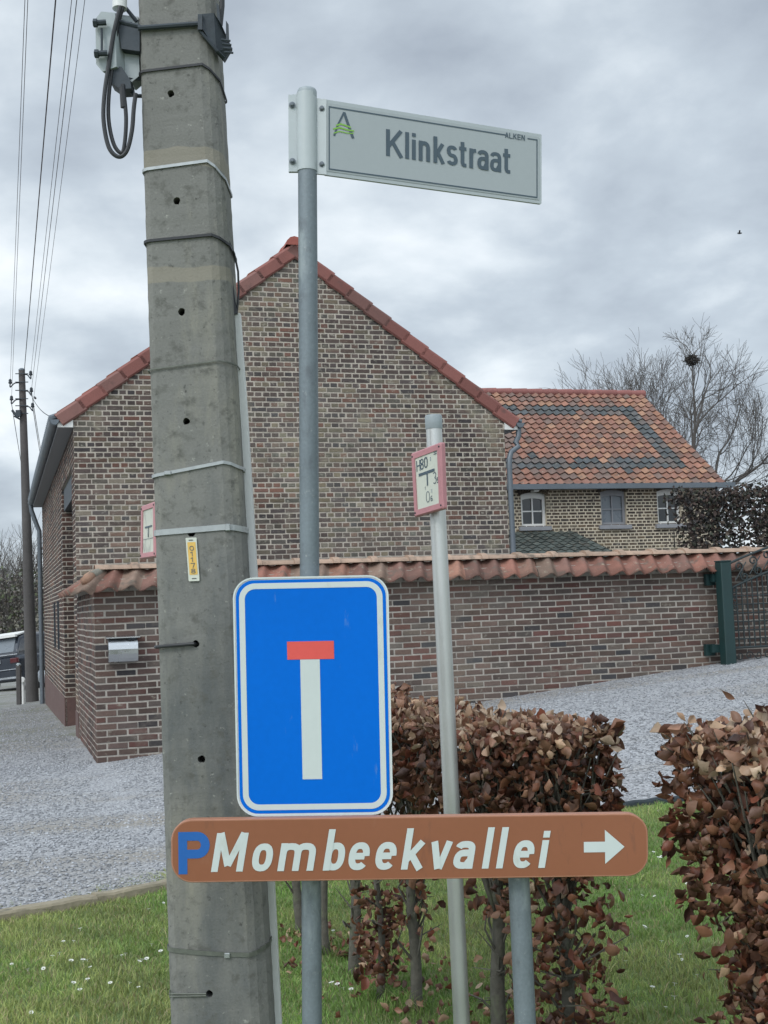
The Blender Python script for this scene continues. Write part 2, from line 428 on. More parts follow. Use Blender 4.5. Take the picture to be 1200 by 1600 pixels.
def gravel_mat():
    mt = bpy.data.materials.new('grey_gravel'); mt.use_nodes = True; t = mt.node_tree; t.nodes.clear()
    o = N(t, 'ShaderNodeOutputMaterial'); b = N(t, 'ShaderNodeBsdfPrincipled'); t.links.new(b.outputs[0], o.inputs[0])
    tcn = N(t, 'ShaderNodeTexCoord').outputs['Object']
    v1 = N(t, 'ShaderNodeTexVoronoi'); v1.inputs['Scale'].default_value = 60; t.links.new(tcn, v1.inputs['Vector'])
    hs = N(t, 'ShaderNodeSeparateColor'); t.links.new(v1.outputs['Color'], hs.inputs[0])
    cr_ = N(t, 'ShaderNodeValToRGB'); t.links.new(hs.outputs[0], cr_.inputs[0])
    e_ = cr_.color_ramp.elements; e_[0].color = (.21, .212, .22, 1); e_[1].color = (.42, .43, .445, 1)
    k_ = e_.new(.5); k_.color = (.30, .305, .32, 1)
    n_ = N(t, 'ShaderNodeTexNoise'); n_.inputs['Scale'].default_value = .55; n_.inputs['Detail'].default_value = 6
    mp = N(t, 'ShaderNodeMapping'); mp.inputs['Rotation'].default_value = (0, 0, .35); mp.inputs['Scale'].default_value = (.45, 1.6, 1)
    t.links.new(tcn, mp.inputs[0]); t.links.new(mp.outputs[0], n_.inputs['Vector'])
    rr = N(t, 'ShaderNodeMapRange'); rr.inputs[1].default_value = .49; rr.inputs[2].default_value = .66; t.links.new(n_.outputs['Fac'], rr.inputs[0])
    mx_ = N(t, 'ShaderNodeMix', data_type='RGBA'); t.links.new(M(t, 'MULTIPLY', rr.outputs[0], .75), mx_.inputs[0])
    t.links.new(cr_.outputs[0], mx_.inputs[6]); mx_.inputs[7].default_value = (.23, .205, .165, 1)
    # worn, mossy earth beside the farmhouse (far left)
    sp = N(t, 'ShaderNodeSeparateXYZ'); t.links.new(tcn, sp.inputs[0])
    far = M(t, 'MULTIPLY', M(t, 'SUBTRACT', sp.outputs['Y'], 13.8), .45, clamp=True)
    lf = M(t, 'MULTIPLY', M(t, 'SUBTRACT', -2.6, sp.outputs['X']), .8, clamp=True)
    n3 = N(t, 'ShaderNodeTexNoise'); n3.inputs['Scale'].default_value = 1.1; n3.inputs['Detail'].default_value = 8; t.links.new(tcn, n3.inputs['Vector'])
    mk = M(t, 'MULTIPLY', M(t, 'MULTIPLY', far, lf), M(t, 'ADD', .10, M(t, 'MULTIPLY', n3.outputs['Fac'], 1.25), clamp=True), clamp=True)
    c2 = N(t, 'ShaderNodeMix', data_type='RGBA'); c2.inputs[6].default_value = (.215, .215, .195, 1); c2.inputs[7].default_value = (.16, .17, .11, 1)
    t.links.new(M(t, 'MULTIPLY', M(t, 'SUBTRACT', n3.outputs['Fac'], .48), 3, clamp=True), c2.inputs[0])
    m2 = N(t, 'ShaderNodeMix', data_type='RGBA'); t.links.new(mk, m2.inputs[0]); t.links.new(mx_.outputs[2], m2.inputs[6]); gm = N(t, 'ShaderNodeVectorMath', operation='SCALE'); t.links.new(c2.outputs[2], gm.inputs[0]); n5 = N(t, 'ShaderNodeTexNoise'); n5.inputs['Scale'].default_value = 14; n5.inputs['Detail'].default_value = 8; t.links.new(tcn, n5.inputs['Vector']); t.links.new(M(t, 'ADD', M(t, 'MULTIPLY', hs.outputs[0], .7), M(t, 'MULTIPLY', n5.outputs['Fac'], 1.1)), gm.inputs['Scale']); t.links.new(gm.outputs[0], m2.inputs[7])
    t.links.new(m2.outputs[2], b.inputs['Base Color']); b.inputs['Roughness'].default_value = .9
    bp = N(t, 'ShaderNodeBump'); bp.inputs['Strength'].default_value = .8; bp.inputs['Distance'].default_value = .012; bp.invert = True
    t.links.new(v1.outputs['Distance'], bp.inputs['Height']); t.links.new(bp.outputs[0], b.inputs['Normal'])
    return mt
MT['gravel'] = gravel_mat()
xs2 = list(np.concatenate([np.linspace(-60, -15, 12), np.linspace(-14, 12, 79), np.linspace(14, 60, 12)]))
tag(gridsheet(xs2, lambda x: (border(x) + .02, 62), 70, 0, MT['gravel'], 'gravel_drive'), kind='structure')

# wide terrain sheet to the horizon, with the wooded rise behind
v = []; f = []
gx = np.concatenate([np.linspace(-900, -80, 14), np.linspace(-60, 60, 13), np.linspace(80, 900, 14)])
gy = np.concatenate([np.linspace(-400, -30, 6), np.linspace(-10, 60, 8), np.linspace(75, 260, 14), np.linspace(300, 1200, 8)])
for x in gx:
    for y in gy:
        d_ = max(0, y - 95)
        z = gz(min(60, max(-60, x)), min(60, max(-8, y))) - .35 - .004 * max(0, y - 60)
        z += 9.0 * sm(95, 230, y) * (.65 + .35 * math.sin(x * .013 + 2))
        v.append((x, y, z))
n = len(gy)
for i in range(len(gx) - 1):
    for j in range(n - 1): f.append((i * n + j, (i + 1) * n + j, (i + 1) * n + j + 1, i * n + j + 1))
tag(mkmesh('ground', np.array(v), f, None, MT['hill'], smooth=True), kind='structure')

from mathutils import noise as mnoise
# ------------------------------------------------------------------ bricks, laid one by one
def palette(cols):
    tot = sum(w_ for _, w_ in cols)
    def pick():
        r_ = random.random() * tot
        for c, w_ in cols:
            r_ -= w_
            if r_ <= 0: break
        j = random.uniform(.82, 1.18); t_ = random.uniform(-.04, .04)
        return (c[0] * j * (1 + t_), c[1] * j, c[2] * j * (1 - t_))
    return pick
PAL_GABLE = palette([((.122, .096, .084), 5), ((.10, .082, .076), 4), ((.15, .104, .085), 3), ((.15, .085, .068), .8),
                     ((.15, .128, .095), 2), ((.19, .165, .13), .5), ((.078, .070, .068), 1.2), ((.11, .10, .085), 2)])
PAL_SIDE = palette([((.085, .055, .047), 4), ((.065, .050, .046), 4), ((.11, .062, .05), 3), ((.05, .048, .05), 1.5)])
PAL_WALL = palette([((.118, .082, .07), 5), ((.095, .071, .062), 4), ((.12, .068, .058), 1.8), ((.12, .060, .052), .3),
                    ((.058, .054, .055), .8), ((.115, .095, .082), 2.2)])
PAL_ANNEX = palette([((.095, .075, .058), 5), ((.07, .058, .05), 4), ((.13, .10, .07), 2), ((.16, .13, .09), .8)])
def bricks(mb, O, A, Nn, z0, z1, spans, pick, bond='run', bw=.20, bh=.065, gap=.0145, mort=(.40, .36, .31), off=0.0, wob=1.0):
    """spans(z) gives the [(a0,a1)] stretches of wall present at height z"""
    row = 0; z = z0
    while z < z1 - .01:
        zt = min(z + bh, z1); zc = (z + zt) / 2
        if bond == 'run': L = bw; st0 = (row % 2) * bw / 2
        elif bond == 'alt':
            L = bw if row % 2 == 0 else bw / 2; st0 = 0 if row % 2 == 0 else bw / 4
        else: L = bw; st0 = random.random() * bw
        for (a0, a1) in spans(zc):
            k = math.floor((a0 - st0) / L); a = st0 + k * L
            while a < a1 - .012:
                b0, b1 = max(a, a0), min(a + L, a1); a += L
                if b1 - b0 < .025: continue
                g = gap / 2
                x0 = b0 + (g if b0 > a0 + 1e-4 else 0) ; x1 = b1 - (g if b1 < a1 - 1e-4 else 0)
                x0 += random.uniform(-1, 1) * .0022 * wob * (b0 > a0 + 1e-4); x1 += random.uniform(-1, 1) * .0022 * wob * (b1 < a1 - 1e-4)
                y0 = z + g; y1 = zt - g
                pr = .005 + random.uniform(-.0015, .002)
                j = lambda: random.uniform(-.0028, .0028) * wob
                c = .0035
                base = [(x0, y0), (x1, y0), (x1, y1), (x0, y1)]
                frt = [(x0 + c, y0 + c), (x1 - c, y0 + c), (x1 - c, y1 - c), (x0 + c, y1 - c)]
                vs = [O + A * p + Z * q + Nn * (-.002 + off) for p, q in base] + \
                     [O + A * (p + j() * .5) + Z * (q + j()) + Nn * (pr + off) for p, q in frt]
                wv = .0045 * wob * mnoise.noise((O + A * (x0 + x1) * .5 + Z * z) * 1.7)
                for q_ in range(8): vs[q_] = vs[q_] + Z * (wv + (random.random() - .5) * .0008)
                flip = A.cross(Z).dot(Nn) < 0
                fs = [(4, 5, 6, 7), (0, 1, 5, 4), (1, 2, 6, 5), (2, 3, 7, 6), (3, 0, 4, 7)]
                if flip: fs = [tuple(reversed(q)) for q in fs]
                q_ = vs[4]; f_ = mnoise.noise(q_ * .75 + Vector((3, 1, 7))) + .5 * mnoise.noise(q_ * 2.3); cc_ = pick()
                g_ = 1 + .5 * f_; mb.add(vs, fs, (cc_[0] * g_, cc_[1] * g_ * (1 + .06 * f_), cc_[2] * g_))
        z += bh; row += 1
MORT = (.40, .36, .31)

# ------------------------------------------------------------------ farmhouse
W, Lh, EV, AP = 5.66, 11.3, 3.93, 6.06   # width, length, wall-top height, apex height
house = thing('farmhouse', H(W / 2, 0, 0), 'large brown brick farmhouse with a steep gable end edged in red tiles', 'farmhouse')
mb = MB(); mb.col = MORT
def gx(z):   # gable outline
    if z <= EV: return 0.0, W
    k = (z - EV) / (AP - EV); return k * W / 2, W - k * W / 2
bw_ = .3
# mortar core: gable end, right side, rear, and left side with its tall recess
mb.prism([H(0, 0, -.6), H(W, 0, -.6), H(W, 0, EV), H(W / 2, 0, AP), H(0, 0, EV)], V * bw_)
mb.prism([H(0, Lh, -1.2), H(W, Lh, -1.2), H(W, Lh, EV), H(W / 2, Lh, AP), H(0, Lh, EV)], -V * bw_)
mb.obox(H(W - bw_, bw_, -.6), U * bw_, V * (Lh - 2 * bw_), Z * (EV + .6))
R0, R1, RT = .55, 3.2, 3.3     # recess in the left side: from, to, top
S0, S1 = 3.62, 3.86              # narrow slot further along
mb.obox(H(0, bw_, -.6), U * bw_, V * (R0 - bw_), Z * (EV + .6))
mb.obox(H(0, R1, -1.2), U * .56, V * (S0 - R1), Z * (EV + 1.2))
mb.obox(H(0, S1, -1.2), U * bw_, V * (Lh - bw_ - S1), Z * (EV + 1.2))
mb.obox(H(.06, S0, -1.2), U * (bw_ - .06), V * (S1 - S0), Z * (EV + 1.2))
mb.obox(H(0, S0, 2.55), U * .06, V * (S1 - S0), Z * (EV - 2.55)); mb.obox(H(0, S0, -1.2), U * .06, V * (S1 - S0), Z * 2.6)
mb.obox(H(0, R0, RT), U * bw_, V * (R1 - R0), Z * (EV - RT))
mb.obox(H(.50, R0 - .2, -1.2), U * .1, V * (R1 - R0 + .4), Z * (EV + 1.2))
PLN = .30
bricks(mb, H(0, 0, 0), U, -V, -.2, AP, lambda z: [(gx(z)[0] + .0, gx(z)[1])], PAL_GABLE, 'alt', .2, .065, gap=.015, wob=1.7)
# left side courses
def left_spans(z):
    sp = [(0.0, Lh)]
    cuts = []
    if z < RT: cuts.append((R0, R1))
    if 1.4 < z < 2.55: cuts.append((S0, S1))
    out_ = []
    a = 0.0
    for c0, c1 in cuts: out_.append((a, c0)); a = c1
    out_.append((a, Lh)); return out_
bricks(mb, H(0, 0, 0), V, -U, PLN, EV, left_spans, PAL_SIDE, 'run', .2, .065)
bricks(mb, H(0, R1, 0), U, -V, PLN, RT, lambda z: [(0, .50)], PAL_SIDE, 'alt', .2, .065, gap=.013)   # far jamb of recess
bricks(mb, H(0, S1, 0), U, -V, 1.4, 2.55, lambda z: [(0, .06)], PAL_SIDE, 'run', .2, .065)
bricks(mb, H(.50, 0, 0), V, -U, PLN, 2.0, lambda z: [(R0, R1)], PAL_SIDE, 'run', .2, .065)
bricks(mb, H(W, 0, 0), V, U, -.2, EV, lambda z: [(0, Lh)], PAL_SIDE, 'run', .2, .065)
mb.build('wall', MT['brick'], house)
mb = MB(); mb.col = (.105, .062, .055)   # rendered red-brown plinth
pl = [(0, R0), (R1, Lh)]
for a, b in pl: mb.obox(H(-.012, a, -1.2), U * .05, V * (b - a), Z * (PLN + 1.2 - .006))
mb.obox(H(.02, R1 - .014, -1.2), U * .48, V * .03, Z * (PLN + 1.2 - .006))
mb.build('plinth', pm('red_brown_plinth', attr=True, rough=.9, var=.2, scale=5, bump=.4, bscale=30, stain=((.16, .12, .105), .25, 4, (1, 1, 1))), house)
mb = MB(); mb.obox(H(.03, R0 + .01, RT - .32), U * .44, V * (R1 - R0 - .03), Z * .31); mb.build('recess_shade_panel', MT['iron'], house)  # dark panel standing in for the shadow at the top of the recess
mb = MB()
mb.obox(H(.47, R0 + .01, 2.0), U * .02, V * (R1 - R0 - .02), Z * (RT - 2.0 - .34))
fr = mb.build('window', MT['glass'], house)
mb = MB()
for a in (R0 + .01, (R0 + R1) / 2 - .03, R1 - .07): mb.obox(H(.43, a, 2.0), U * .038, V * .06, Z * (RT - 2.34))
mb.obox(H(.425, R0 + .07, 2.0), U * .04, V * (R1 - R0 - .15), Z * .06)
mb.build('window_frame', MT['iron'], fr)
# roof slabs
OH = .19; SL = (AP - EV) / (W / 2)
th = .09
mb = MB()
def roofpt(s, t, dz=0): 
    d = abs(s - W / 2); return H(s, t, AP - d * SL + dz)
for sg in (-1, 1):
    se = W / 2 + sg * (W / 2 + OH)
    a, b = roofpt(W / 2, .02, .02), roofpt(se, .02, .02)
    mb.prism([a, b, b + V * (Lh - .04), a + V * (Lh - .04)], Z * th, (.20, .10, .08))
    # pantile courses so that the slope is right from other viewpoints
    nrow = 10
    for i in range(nrow):
        k0, k1 = i / nrow, (i + 1) / nrow
        p, q = a.lerp(b, k0), a.lerp(b, k1)
        nz = int((Lh - .1) / .3)
        for c in range(nz):
            j = random.uniform(.8, 1.2)
            o = p + V * (c * .3 + .05) + Z * (th + .004)
            mb.prism([o, p.lerp(q, 1.0) + V * (c * .3 + .05) + Z * (th + .03), p.lerp(q, 1.0) + V * (c * .3 + .345) + Z * (th + .012), o + V * .295],
                     Z * .02, (.24 * j, .085 * j, .055 * j))
mb.build('roof', MT['verge'], house)
# verge tiles: overlapping red tiles stepping up each rake, and the ridge
mb = MB()
for sg in (-1, 1):
    a = roofpt(W / 2, -.05, .10) ; b = roofpt(W / 2 + sg * (W / 2 + OH), -.05, .10)
    L_ = (b - a).length; d = (b - a) / L_; nrm = V.cross(d); 
    if nrm.z < 0: nrm = -nrm
    n_ = 12; tl = L_ / n_
    for i in range(n_):
        j = random.uniform(.82, 1.15); col = (.20 * j, .080 * j, .068 * j)
        if random.random() < .15: col = (.18 * j, .09 * j, .078 * j)
        p = a + d * (i * tl - .02) + nrm * .014; q = a + d * ((i + 1) * tl + .02) + nrm * .034
        # angle section: a deep face hanging over the brick and a flat top
        hgt = .155
        for (e0, e1) in ((p, q),):
            v0 = [e0 - nrm * (hgt - .0), e0 - nrm * .03, e0 + V * .03 , e0 + V * .26 - nrm * .0]
            v1 = [e1 - nrm * (hgt - .0), e1 - nrm * .03, e1 + V * .03, e1 + V * .26]
            inn = [x + (V * .02 - nrm * .022) for x in v0]; inn1 = [x + (V * .02 - nrm * .022) for x in v1]
            vs = v0 + v1 + inn + inn1
            fs = [(0, 1, 5, 4), (1, 2, 6, 5), (2, 3, 7, 6), (8, 12, 13, 9), (9, 13, 14, 10), (10, 14, 15, 11),
                  (4, 5, 13, 12), (5, 6, 14, 13), (6, 7, 15, 14), (0, 8, 9, 1), (1, 9, 10, 2), (2, 10, 11, 3), (0, 4, 12, 8), (3, 11, 15, 7)]
            mb.add(vs, fs, col)
mb.build('verge_tiles', MT['verge'], house)
mb = MB()
for i in range(int(Lh / .4) + 1):
    t0 = -.06 + i * .4; j = random.uniform(.85, 1.15)
    c0 = H(W / 2, t0, AP + .08)
    vs = []
    for tt, rr in ((0, .115), (.43, .10)):
        for k in range(7):
            a_ = math.pi * k / 6; vs.append(c0 + V * tt + U * (math.cos(a_) * rr) + Z * (math.sin(a_) * rr))
    mb.add(vs, [(k, k + 1, k + 8, k + 7) for k in range(6)] + [(0, 1, 2, 3, 4, 5, 6)], (.30 * j, .09 * j, .07 * j))
mb.build('ridge_tiles', MT['verge'], house)
# boxed eaves: white end boards, grey soffit, zinc gutter
mb = MB()
for sg in (-1, 1):
    s0 = W / 2 + sg * W / 2; s1 = s0 + sg * OH
    zt0 = AP - (W / 2) * SL; zt1 = AP - (W / 2 + OH) * SL
    zb = zt1 - .02
    mb = MB(); mb.prism([H(s0 + sg * .004, -.022, zb - .02), H(s1, -.022, zb - .02), H(s1, -.022, zb + .05), H(s0 + sg * .004, -.022, zt0 + .04)], V * .03)
    mb.build('eaves_board', MT['white'], house)
mb = MB()
for sg in (-1, 1):
    s0 = W / 2 + sg * W / 2; s1 = s0 + sg * OH; zt1 = AP - (W / 2 + OH) * SL
    mb.obox(H(s0 + sg * .004, .008, zt1 - .045), U * sg * (OH - .006), V * (Lh - .02), Z * .028)
    mb.build('soffit', MT['soffit'], house); mb = MB()
zt1 = AP - (W / 2 + OH) * SL
def gutter(sg):
    mb = MB(); c = W / 2 + sg * (W / 2 + OH + .035)
    prof = [(math.cos(a) * .062, math.sin(a) * .07) for a in np.linspace(math.pi, 2 * math.pi, 9)]
    vs = []
    for tt in (-.05, Lh + .02):
        for p, q in prof: vs.append(H(c + p, tt, zt1 + .05 + q))
        for p, q in reversed(prof): vs.append(H(c + p * .9, tt, zt1 + .052 + q * .9))
    n = 18
    mb.add(vs, [(i, (i + 1) % n, (i + 1) % n + n, i + n) for i in range(n)] + [tuple(range(n)), tuple(range(2 * n - 1, n - 1, -1))])
    mb.add([H(c + p, -.05, zt1 + .05 + q) for p, q in prof], [tuple(range(9))])
    for i in range(int(Lh / .158)):      # scalloped tile ends over the gutter
        tt = -.02 + i * .158
        mb.tube([H(c - sg * .10, tt + .08, zt1 + .125), H(c + sg * .055, tt + .08, zt1 + .075)], [.045, .04], 7, True)
    return mb
gutter(-1).build('gutter', MT['zinc'], house, True)
gutter(1).build('gutter', MT['zinc'], house, True)
mb = MB()
mb.tube([H(W + OH + .03, .02, zt1 - .02), H(W + OH + .03, .02, zt1 - .12), H(W + OH - .02, .02, zt1 - .21), H(W + .20, .0, zt1 - .27), H(W + .09, -.0, zt1 - .34), H(W + .05, -.02, zt1 - .44), H(W + .045, -.02, zt1 - .56), H(W + .045, -.02, .6)], .038, 12)
mb.build('downpipe', MT['zinc'], house, True)
mb = MB()
tt = Lh - .15
mb.tube([H(-OH - .04, tt, zt1 - .0), H(-OH - .03, tt, zt1 - .12), H(-.12, tt, zt1 - .42), H(-.07, tt, zt1 - .55), H(-.07, tt, -.42)], .048, 12)
mb.build('downpipe', MT['zinc'], house, True)
mb = MB()   # two iron wall ties low on the left side
for tt in (4.6, 5.9): mb = MB(); mb.obox(H(-.03, tt, .95), U * .03, V * .05, Z * .75); mb.build('wall_tie', MT['iron'], house)

# ------------------------------------------------------------------ pantiles
def tile_profile(w_, n=8, amp=.035):
    """S section of one pantile: roll then trough"""
    out_ = []
    for i in range(n + 1):
        x = i / n
        y = amp * 1.35 * (.5 - .5 * math.cos(2 * math.pi * x ** 1.45)) ** 1.1 - amp * .2
        out_.append((x * w_, y))
    return out_
def pantile(mb, o, A, D, Nn, w_, l_, col, n=8, amp=.035, thick=.016, lift=.03, skew=0.0):
    """tile with its upper left corner at o; A across, D down the slope, Nn off the slope"""
    pr = tile_profile(w_, n, amp); vs = []
    j = random.uniform(-.006, .006)
    for kk, (dd, hh) in enumerate(((0, 0), (.5, lift * .45), (1, lift))):
        for x, y in pr: vs.append(o + A * (x + skew * dd + j) + D * (l_ * dd + j) + Nn * (y + hh))
    m_ = n + 1
    for x, y in pr: vs.append(o + A * (x + skew + j) + D * (l_ - .004 + j) + Nn * (y + lift - thick))
    fs = []
    for r_ in range(3):
        for i in range(n): fs.append((r_ * m_ + i, (r_ + 1) * m_ + i, (r_ + 1) * m_ + i + 1, r_ * m_ + i + 1))
    if A.cross(D).dot(Nn) > 0: fs = [tuple(reversed(q)) for q in fs]
    mb.add(vs, fs, col)
def tcol(kind):
    j = random.uniform(.84, 1.15)
    if kind == 'dark': b = random.choice([(.075, .085, .092), (.09, .092, .095), (.065, .075, .08), (.11, .095, .09)])
    elif kind == 'mix': b = random.choice([(.26, .135, .09), (.23, .115, .085), (.20, .105, .082), (.29, .165, .11), (.17, .10, .08), (.25, .125, .09), (.22, .12, .09), (.15, .105, .09)])
    else: b = random.choice([(.23, .105, .078), (.195, .095, .073), (.27, .14, .10), (.165, .09, .072), (.215, .12, .09), (.19, .13, .10)])
    return (b[0] * j, b[1] * j, b[2] * j)

# ------------------------------------------------------------------ garden wall
WT = -2.8; WL = 11.5; TOPZ = 1.69
gw = thing('garden_wall', H(WL / 2, WT, .4), 'long low brick garden wall with a curved red clay tile coping', 'garden wall')
mb = MB(); mb.col = (.34, .31, .275)
mb.obox(H(0, WT, -.7), U * WL, V * .30, Z * (TOPZ + .7 + .12))
mb.obox(H(0, WT + .30, -.7), U * .30, V * (2.8 - .32), Z * (TOPZ + .7 + .12))
bricks(mb, H(0, WT, 0), U, -V, -.065 * 3, TOPZ, lambda z: [(0, WL)], PAL_WALL, 'run', .2, .065, gap=.0135, wob=1.9)
bricks(mb, H(0, WT, 0), V, -U, -.065 * 3, TOPZ, lambda z: [(0, 2.78)], PAL_WALL, 'run', .2, .065, gap=.0135, wob=1.9)
bricks(mb, H(0, WT + .3, 0), U, V, 0, TOPZ, lambda z: [(.3, WL)], PAL_WALL, 'run', .2, .065)
mb.build('wall', MT['brick2'], gw)
mb = MB()
RZ = TOPZ + .215; run = .33; drop = .225
D1 = (-V * run - Z * drop).normalized(); N1 = (Z * run - V * drop).normalized(); Ls = math.hypot(run, drop)
n_ = int(WL / .215)
for i in range(-1, n_):
    o = H(i * .215 + .10, WT + .15, RZ)
    if i < 0: o = H(-.03, WT + .13, RZ - .03)
    pantile(mb, o, U, D1, N1, .222, Ls + random.uniform(-.01, .01), tcol('cop'), 12, .042, .018, .02, skew=-.10 if i >= 0 else -.22)
for i in range(n_):     # back slope
    D2 = (V * run - Z * drop).normalized(); N2 = (Z * run + V * drop).normalized()
    pantile(mb, H(i * .215 + .1, WT + .15, RZ), U, D2, N2, .222, Ls, tcol('cop'), 6, .035, .018, .02)
# return wall coping, slope to the left
D3 = (-U * run - Z * drop).normalized(); N3 = (Z * run - U * drop).normalized()
for i in range(12):
    pantile(mb, H(.15, WT + .12 + i * .215, RZ), V, D3, N3, .222, Ls + .02, tcol('cop'), 8, .042, .018, .02, skew=-.03)
# hip tiles on the corner
for k in range(2):
    o = H(.10 - k * .085, WT + .12 - k * .085, RZ + .01 - k * .055)
    mb.tube([o, o - U * .11 - V * .11 - Z * .07], [.042, .05], 9, True, (.27, .16, .11) if k else (.20, .19, .16))
cop = mb.build('coping_tiles', MT['tile'], gw, 'soft')
mb = MB()      # flat ridge caps with raised collars
nr = int(WL / .42) + 1
for i in range(nr):
    s0 = .02 + i * .42; j = random.uniform(.85, 1.15); c = (.34 * j, .24 * j, .18 * j)
    if s0 + .42 > WL: break
    vs = []
    for a, r_ in ((0, .088), (.36, .082), (.362, .104), (.43, .104)):
        for k in range(9):
            th_ = math.pi * (k / 8) ; vs.append(H(s0 + a, WT + .15 + math.cos(th_) * r_ * 1.25, RZ + .005 + math.sin(th_) * (r_ - .035)))
    mb.add(vs, [(q * 9 + k, q * 9 + k + 1, (q + 1) * 9 + k + 1, (q + 1) * 9 + k) for q in range(3) for k in range(8)], c)
for i in range(6):
    t0 = WT + .25 + i * .42; j = random.uniform(.85, 1.15)
    mb.tube([H(.15, t0, RZ - .01), H(.15, t0 + .43, RZ - .01)], [.075, .085], 10, True, (.36 * j, .22 * j, .15 * j))
mb.build('ridge_tiles', MT['tile'], gw, True)
mb = MB(); mb.col = (.2, .19, .17)     # mortar under the tiles
for q in range(70):
    s_ = q / 70 * (WL - .3) + .1; mb.cbox(H(s_, WT + .02, TOPZ + .03), .14, .12, .05, rz=AL + random.uniform(-.1, .1))
mb.build('mortar_bedding', MT['mortar'], gw)

# ------------------------------------------------------------------ annexe
ann = thing('annexe', H(10, 12, 0), 'lower brick wing behind, with a patterned orange and slate-grey pantile roof', 'annexe')
AF, AS0, AS1, AEV = 8.8, W + .02, 14.45, 3.86
PX = 3.3; RZ2 = 6.44
wins = [(9.70, 10.28, 2.98, 3.62), (11.57, 12.18, 2.98, 3.66), (12.94, 13.52, 2.98, 3.66)]
mb = MB(); mb.col = (.50, .44, .34)
segs = [AS0] + [x for w_ in wins for x in w_[:2]] + [AS1]
for i in range(0, len(segs), 2): mb.obox(H(segs[i], AF, 0), U * (segs[i + 1] - segs[i]), V * .3, Z * AEV)
for (a, b, c, d) in wins:
    mb.obox(H(a, AF, 0), U * (b - a), V * .3, Z * c); mb.obox(H(a, AF, d + .12), U * (b - a), V * .3, Z * (AEV - d - .12))
mb.prism([H(AS1, AF + .3, 0), H(AS1, AF + 2 * PX, 0), H(AS1, AF + 2 * PX, AEV), H(AS1, AF + PX, RZ2 - .1), H(AS1, AF + .3, AEV)], -U * .3)
mb.obox(H(AS0, AF + 2 * PX - .3, 0), U * (AS1 - AS0 - .3), V * .3, Z * AEV)
def asp(z):
    cuts = sorted((a, b) for a, b, c, d in wins if c < z < d + .12)
    o_ = []; a0 = AS0
    for a, b in cuts: o_.append((a0, a)); a0 = b
    o_.append((a0, AS1)); return o_
bricks(mb, H(0, AF, 0), U, -V, .9, AEV, asp, PAL_ANNEX, 'alt', .2, .068, gap=.021)
bricks(mb, H(AS1, AF, 0), V, U, .9, 6.3, lambda z: [(max(0, (z - AEV) / (RZ2 - AEV) * PX), 2 * PX - max(0, (z - AEV) / (RZ2 - AEV) * PX))], PAL_ANNEX, 'alt', .2, .068, gap=.016)
mb.build('wall', MT['brick'], ann)
def arch_over(mbb, a, b, zt, t=AF, rise=.07, h=.13):
    n = 11; cx_ = (a + b) / 2; hw = (b - a) / 2 + .05
    for i in range(n):
        u_ = -1 + 2 * (i + .5) / n; x = cx_ + u_ * hw; z_ = zt + rise * (1 - u_ * u_)
        ang = u_ * .28; A_ = U * math.cos(ang) - Z * math.sin(ang); B_ = U * math.sin(ang) + Z * math.cos(ang)
        mbb.obox(H(x, t - .018, z_) - A_ * (hw / n * .78), A_ * (2 * hw / n * .78), V * .04, B_ * h, PAL_ANNEX())
for i, (a, b, c, d) in enumerate(wins):
    mb = MB()
    # frame with a gently arched head
    wf = .06
    n = 8
    def head(x): u_ = (x - (a + b) / 2) / ((b - a) / 2); return d - .045 * u_ * u_ + .03
    mb.obox(H(a, AF + .07, c), U * wf, V * .05, Z * (head(a + wf) - c - .002)); mb.obox(H(b - wf, AF + .07, c), U * wf, V * .05, Z * (head(b) - c - .002))
    mb.obox(H(a + wf, AF + .07, c), U * (b - a - 2 * wf), V * .05, Z * .065)
    for k in range(n):
        x0 = a + (b - a) * k / n; x1 = a + (b - a) * (k + 1) / n
        mb.prism([H(x0, AF + .066, head(x0) - .06), H(x1, AF + .066, head(x1) - .06), H(x1, AF + .066, head(x1) + .09), H(x0, AF + .066, head(x0) + .09)], V * .05)
    mb.obox(H((a + b) / 2 - .014, AF + .075, c + .065), U * .028, V * .04, Z * (d - c - .1)); mb.obox(H(a + wf, AF + .078, (c + d) / 2), U * (b - a - 2 * wf), V * .035, Z * .026)
    wn = mb.build('window', MT['white'] if i != 1 else MT['soffit'], ann, label='window with a grey blind behind its panes' if i == 1 else None)
    mb = MB(); mb.obox(H(a + .01, AF + .11, c + .02), U * (b - a - .02), V * .01, Z * (d - c)); mb.build('pane', MT['glass'] if i != 1 else MT['curtain'], wn)
    mb = MB(); mb.chbox(H((a + b) / 2, AF - .02, c - .045), U, V, Z, (b - a) / 2 + .08, .06, .045, .008); mb.build('sill', MT['soffit'], wn)
    mb = MB(); arch_over(mb, a, b, d + .02); mb.build('brick_arch', MT['brick'], wn)
mb = MB()
NR = 19; slope = Vector((0, 0, 0)); E0 = H(0, AF - .22, AEV - .02); T0 = H(0, AF + PX, RZ2)
Dv = (E0 - T0); Ld = Dv.length; D4 = Dv.normalized(); N4 = U.cross(D4) ; N4 = N4 if N4.z > 0 else -N4
tw = .205; nc = int((AS1 + .25 - 3.2) / tw)
for r_ in range(NR):
    for c in range(nc):
        cr_i = nc - 1 - c
        dark = (r_ in (3, 4) or r_ in (15, 14)) and cr_i >= 3 or (cr_i in (3, 4) and 3 <= r_ <= 15)
        if r_ in (3, 4, 15, 14) and random.random() < .05: dark = False
        elif random.random() < .008: dark = True
        s_ = AS1 + .12 - (cr_i + 1) * tw
        pantile(mb, T0 + U * s_ + D4 * (r_ * Ld / NR), U, D4, N4, tw + .008, Ld / NR + .03, tcol('dark' if dark else 'mix'), 5, .04, .02, .035)
    for c in range(0, nc, 1): pass
mb.build('roof', MT['tile'], ann, True)
mb = MB()
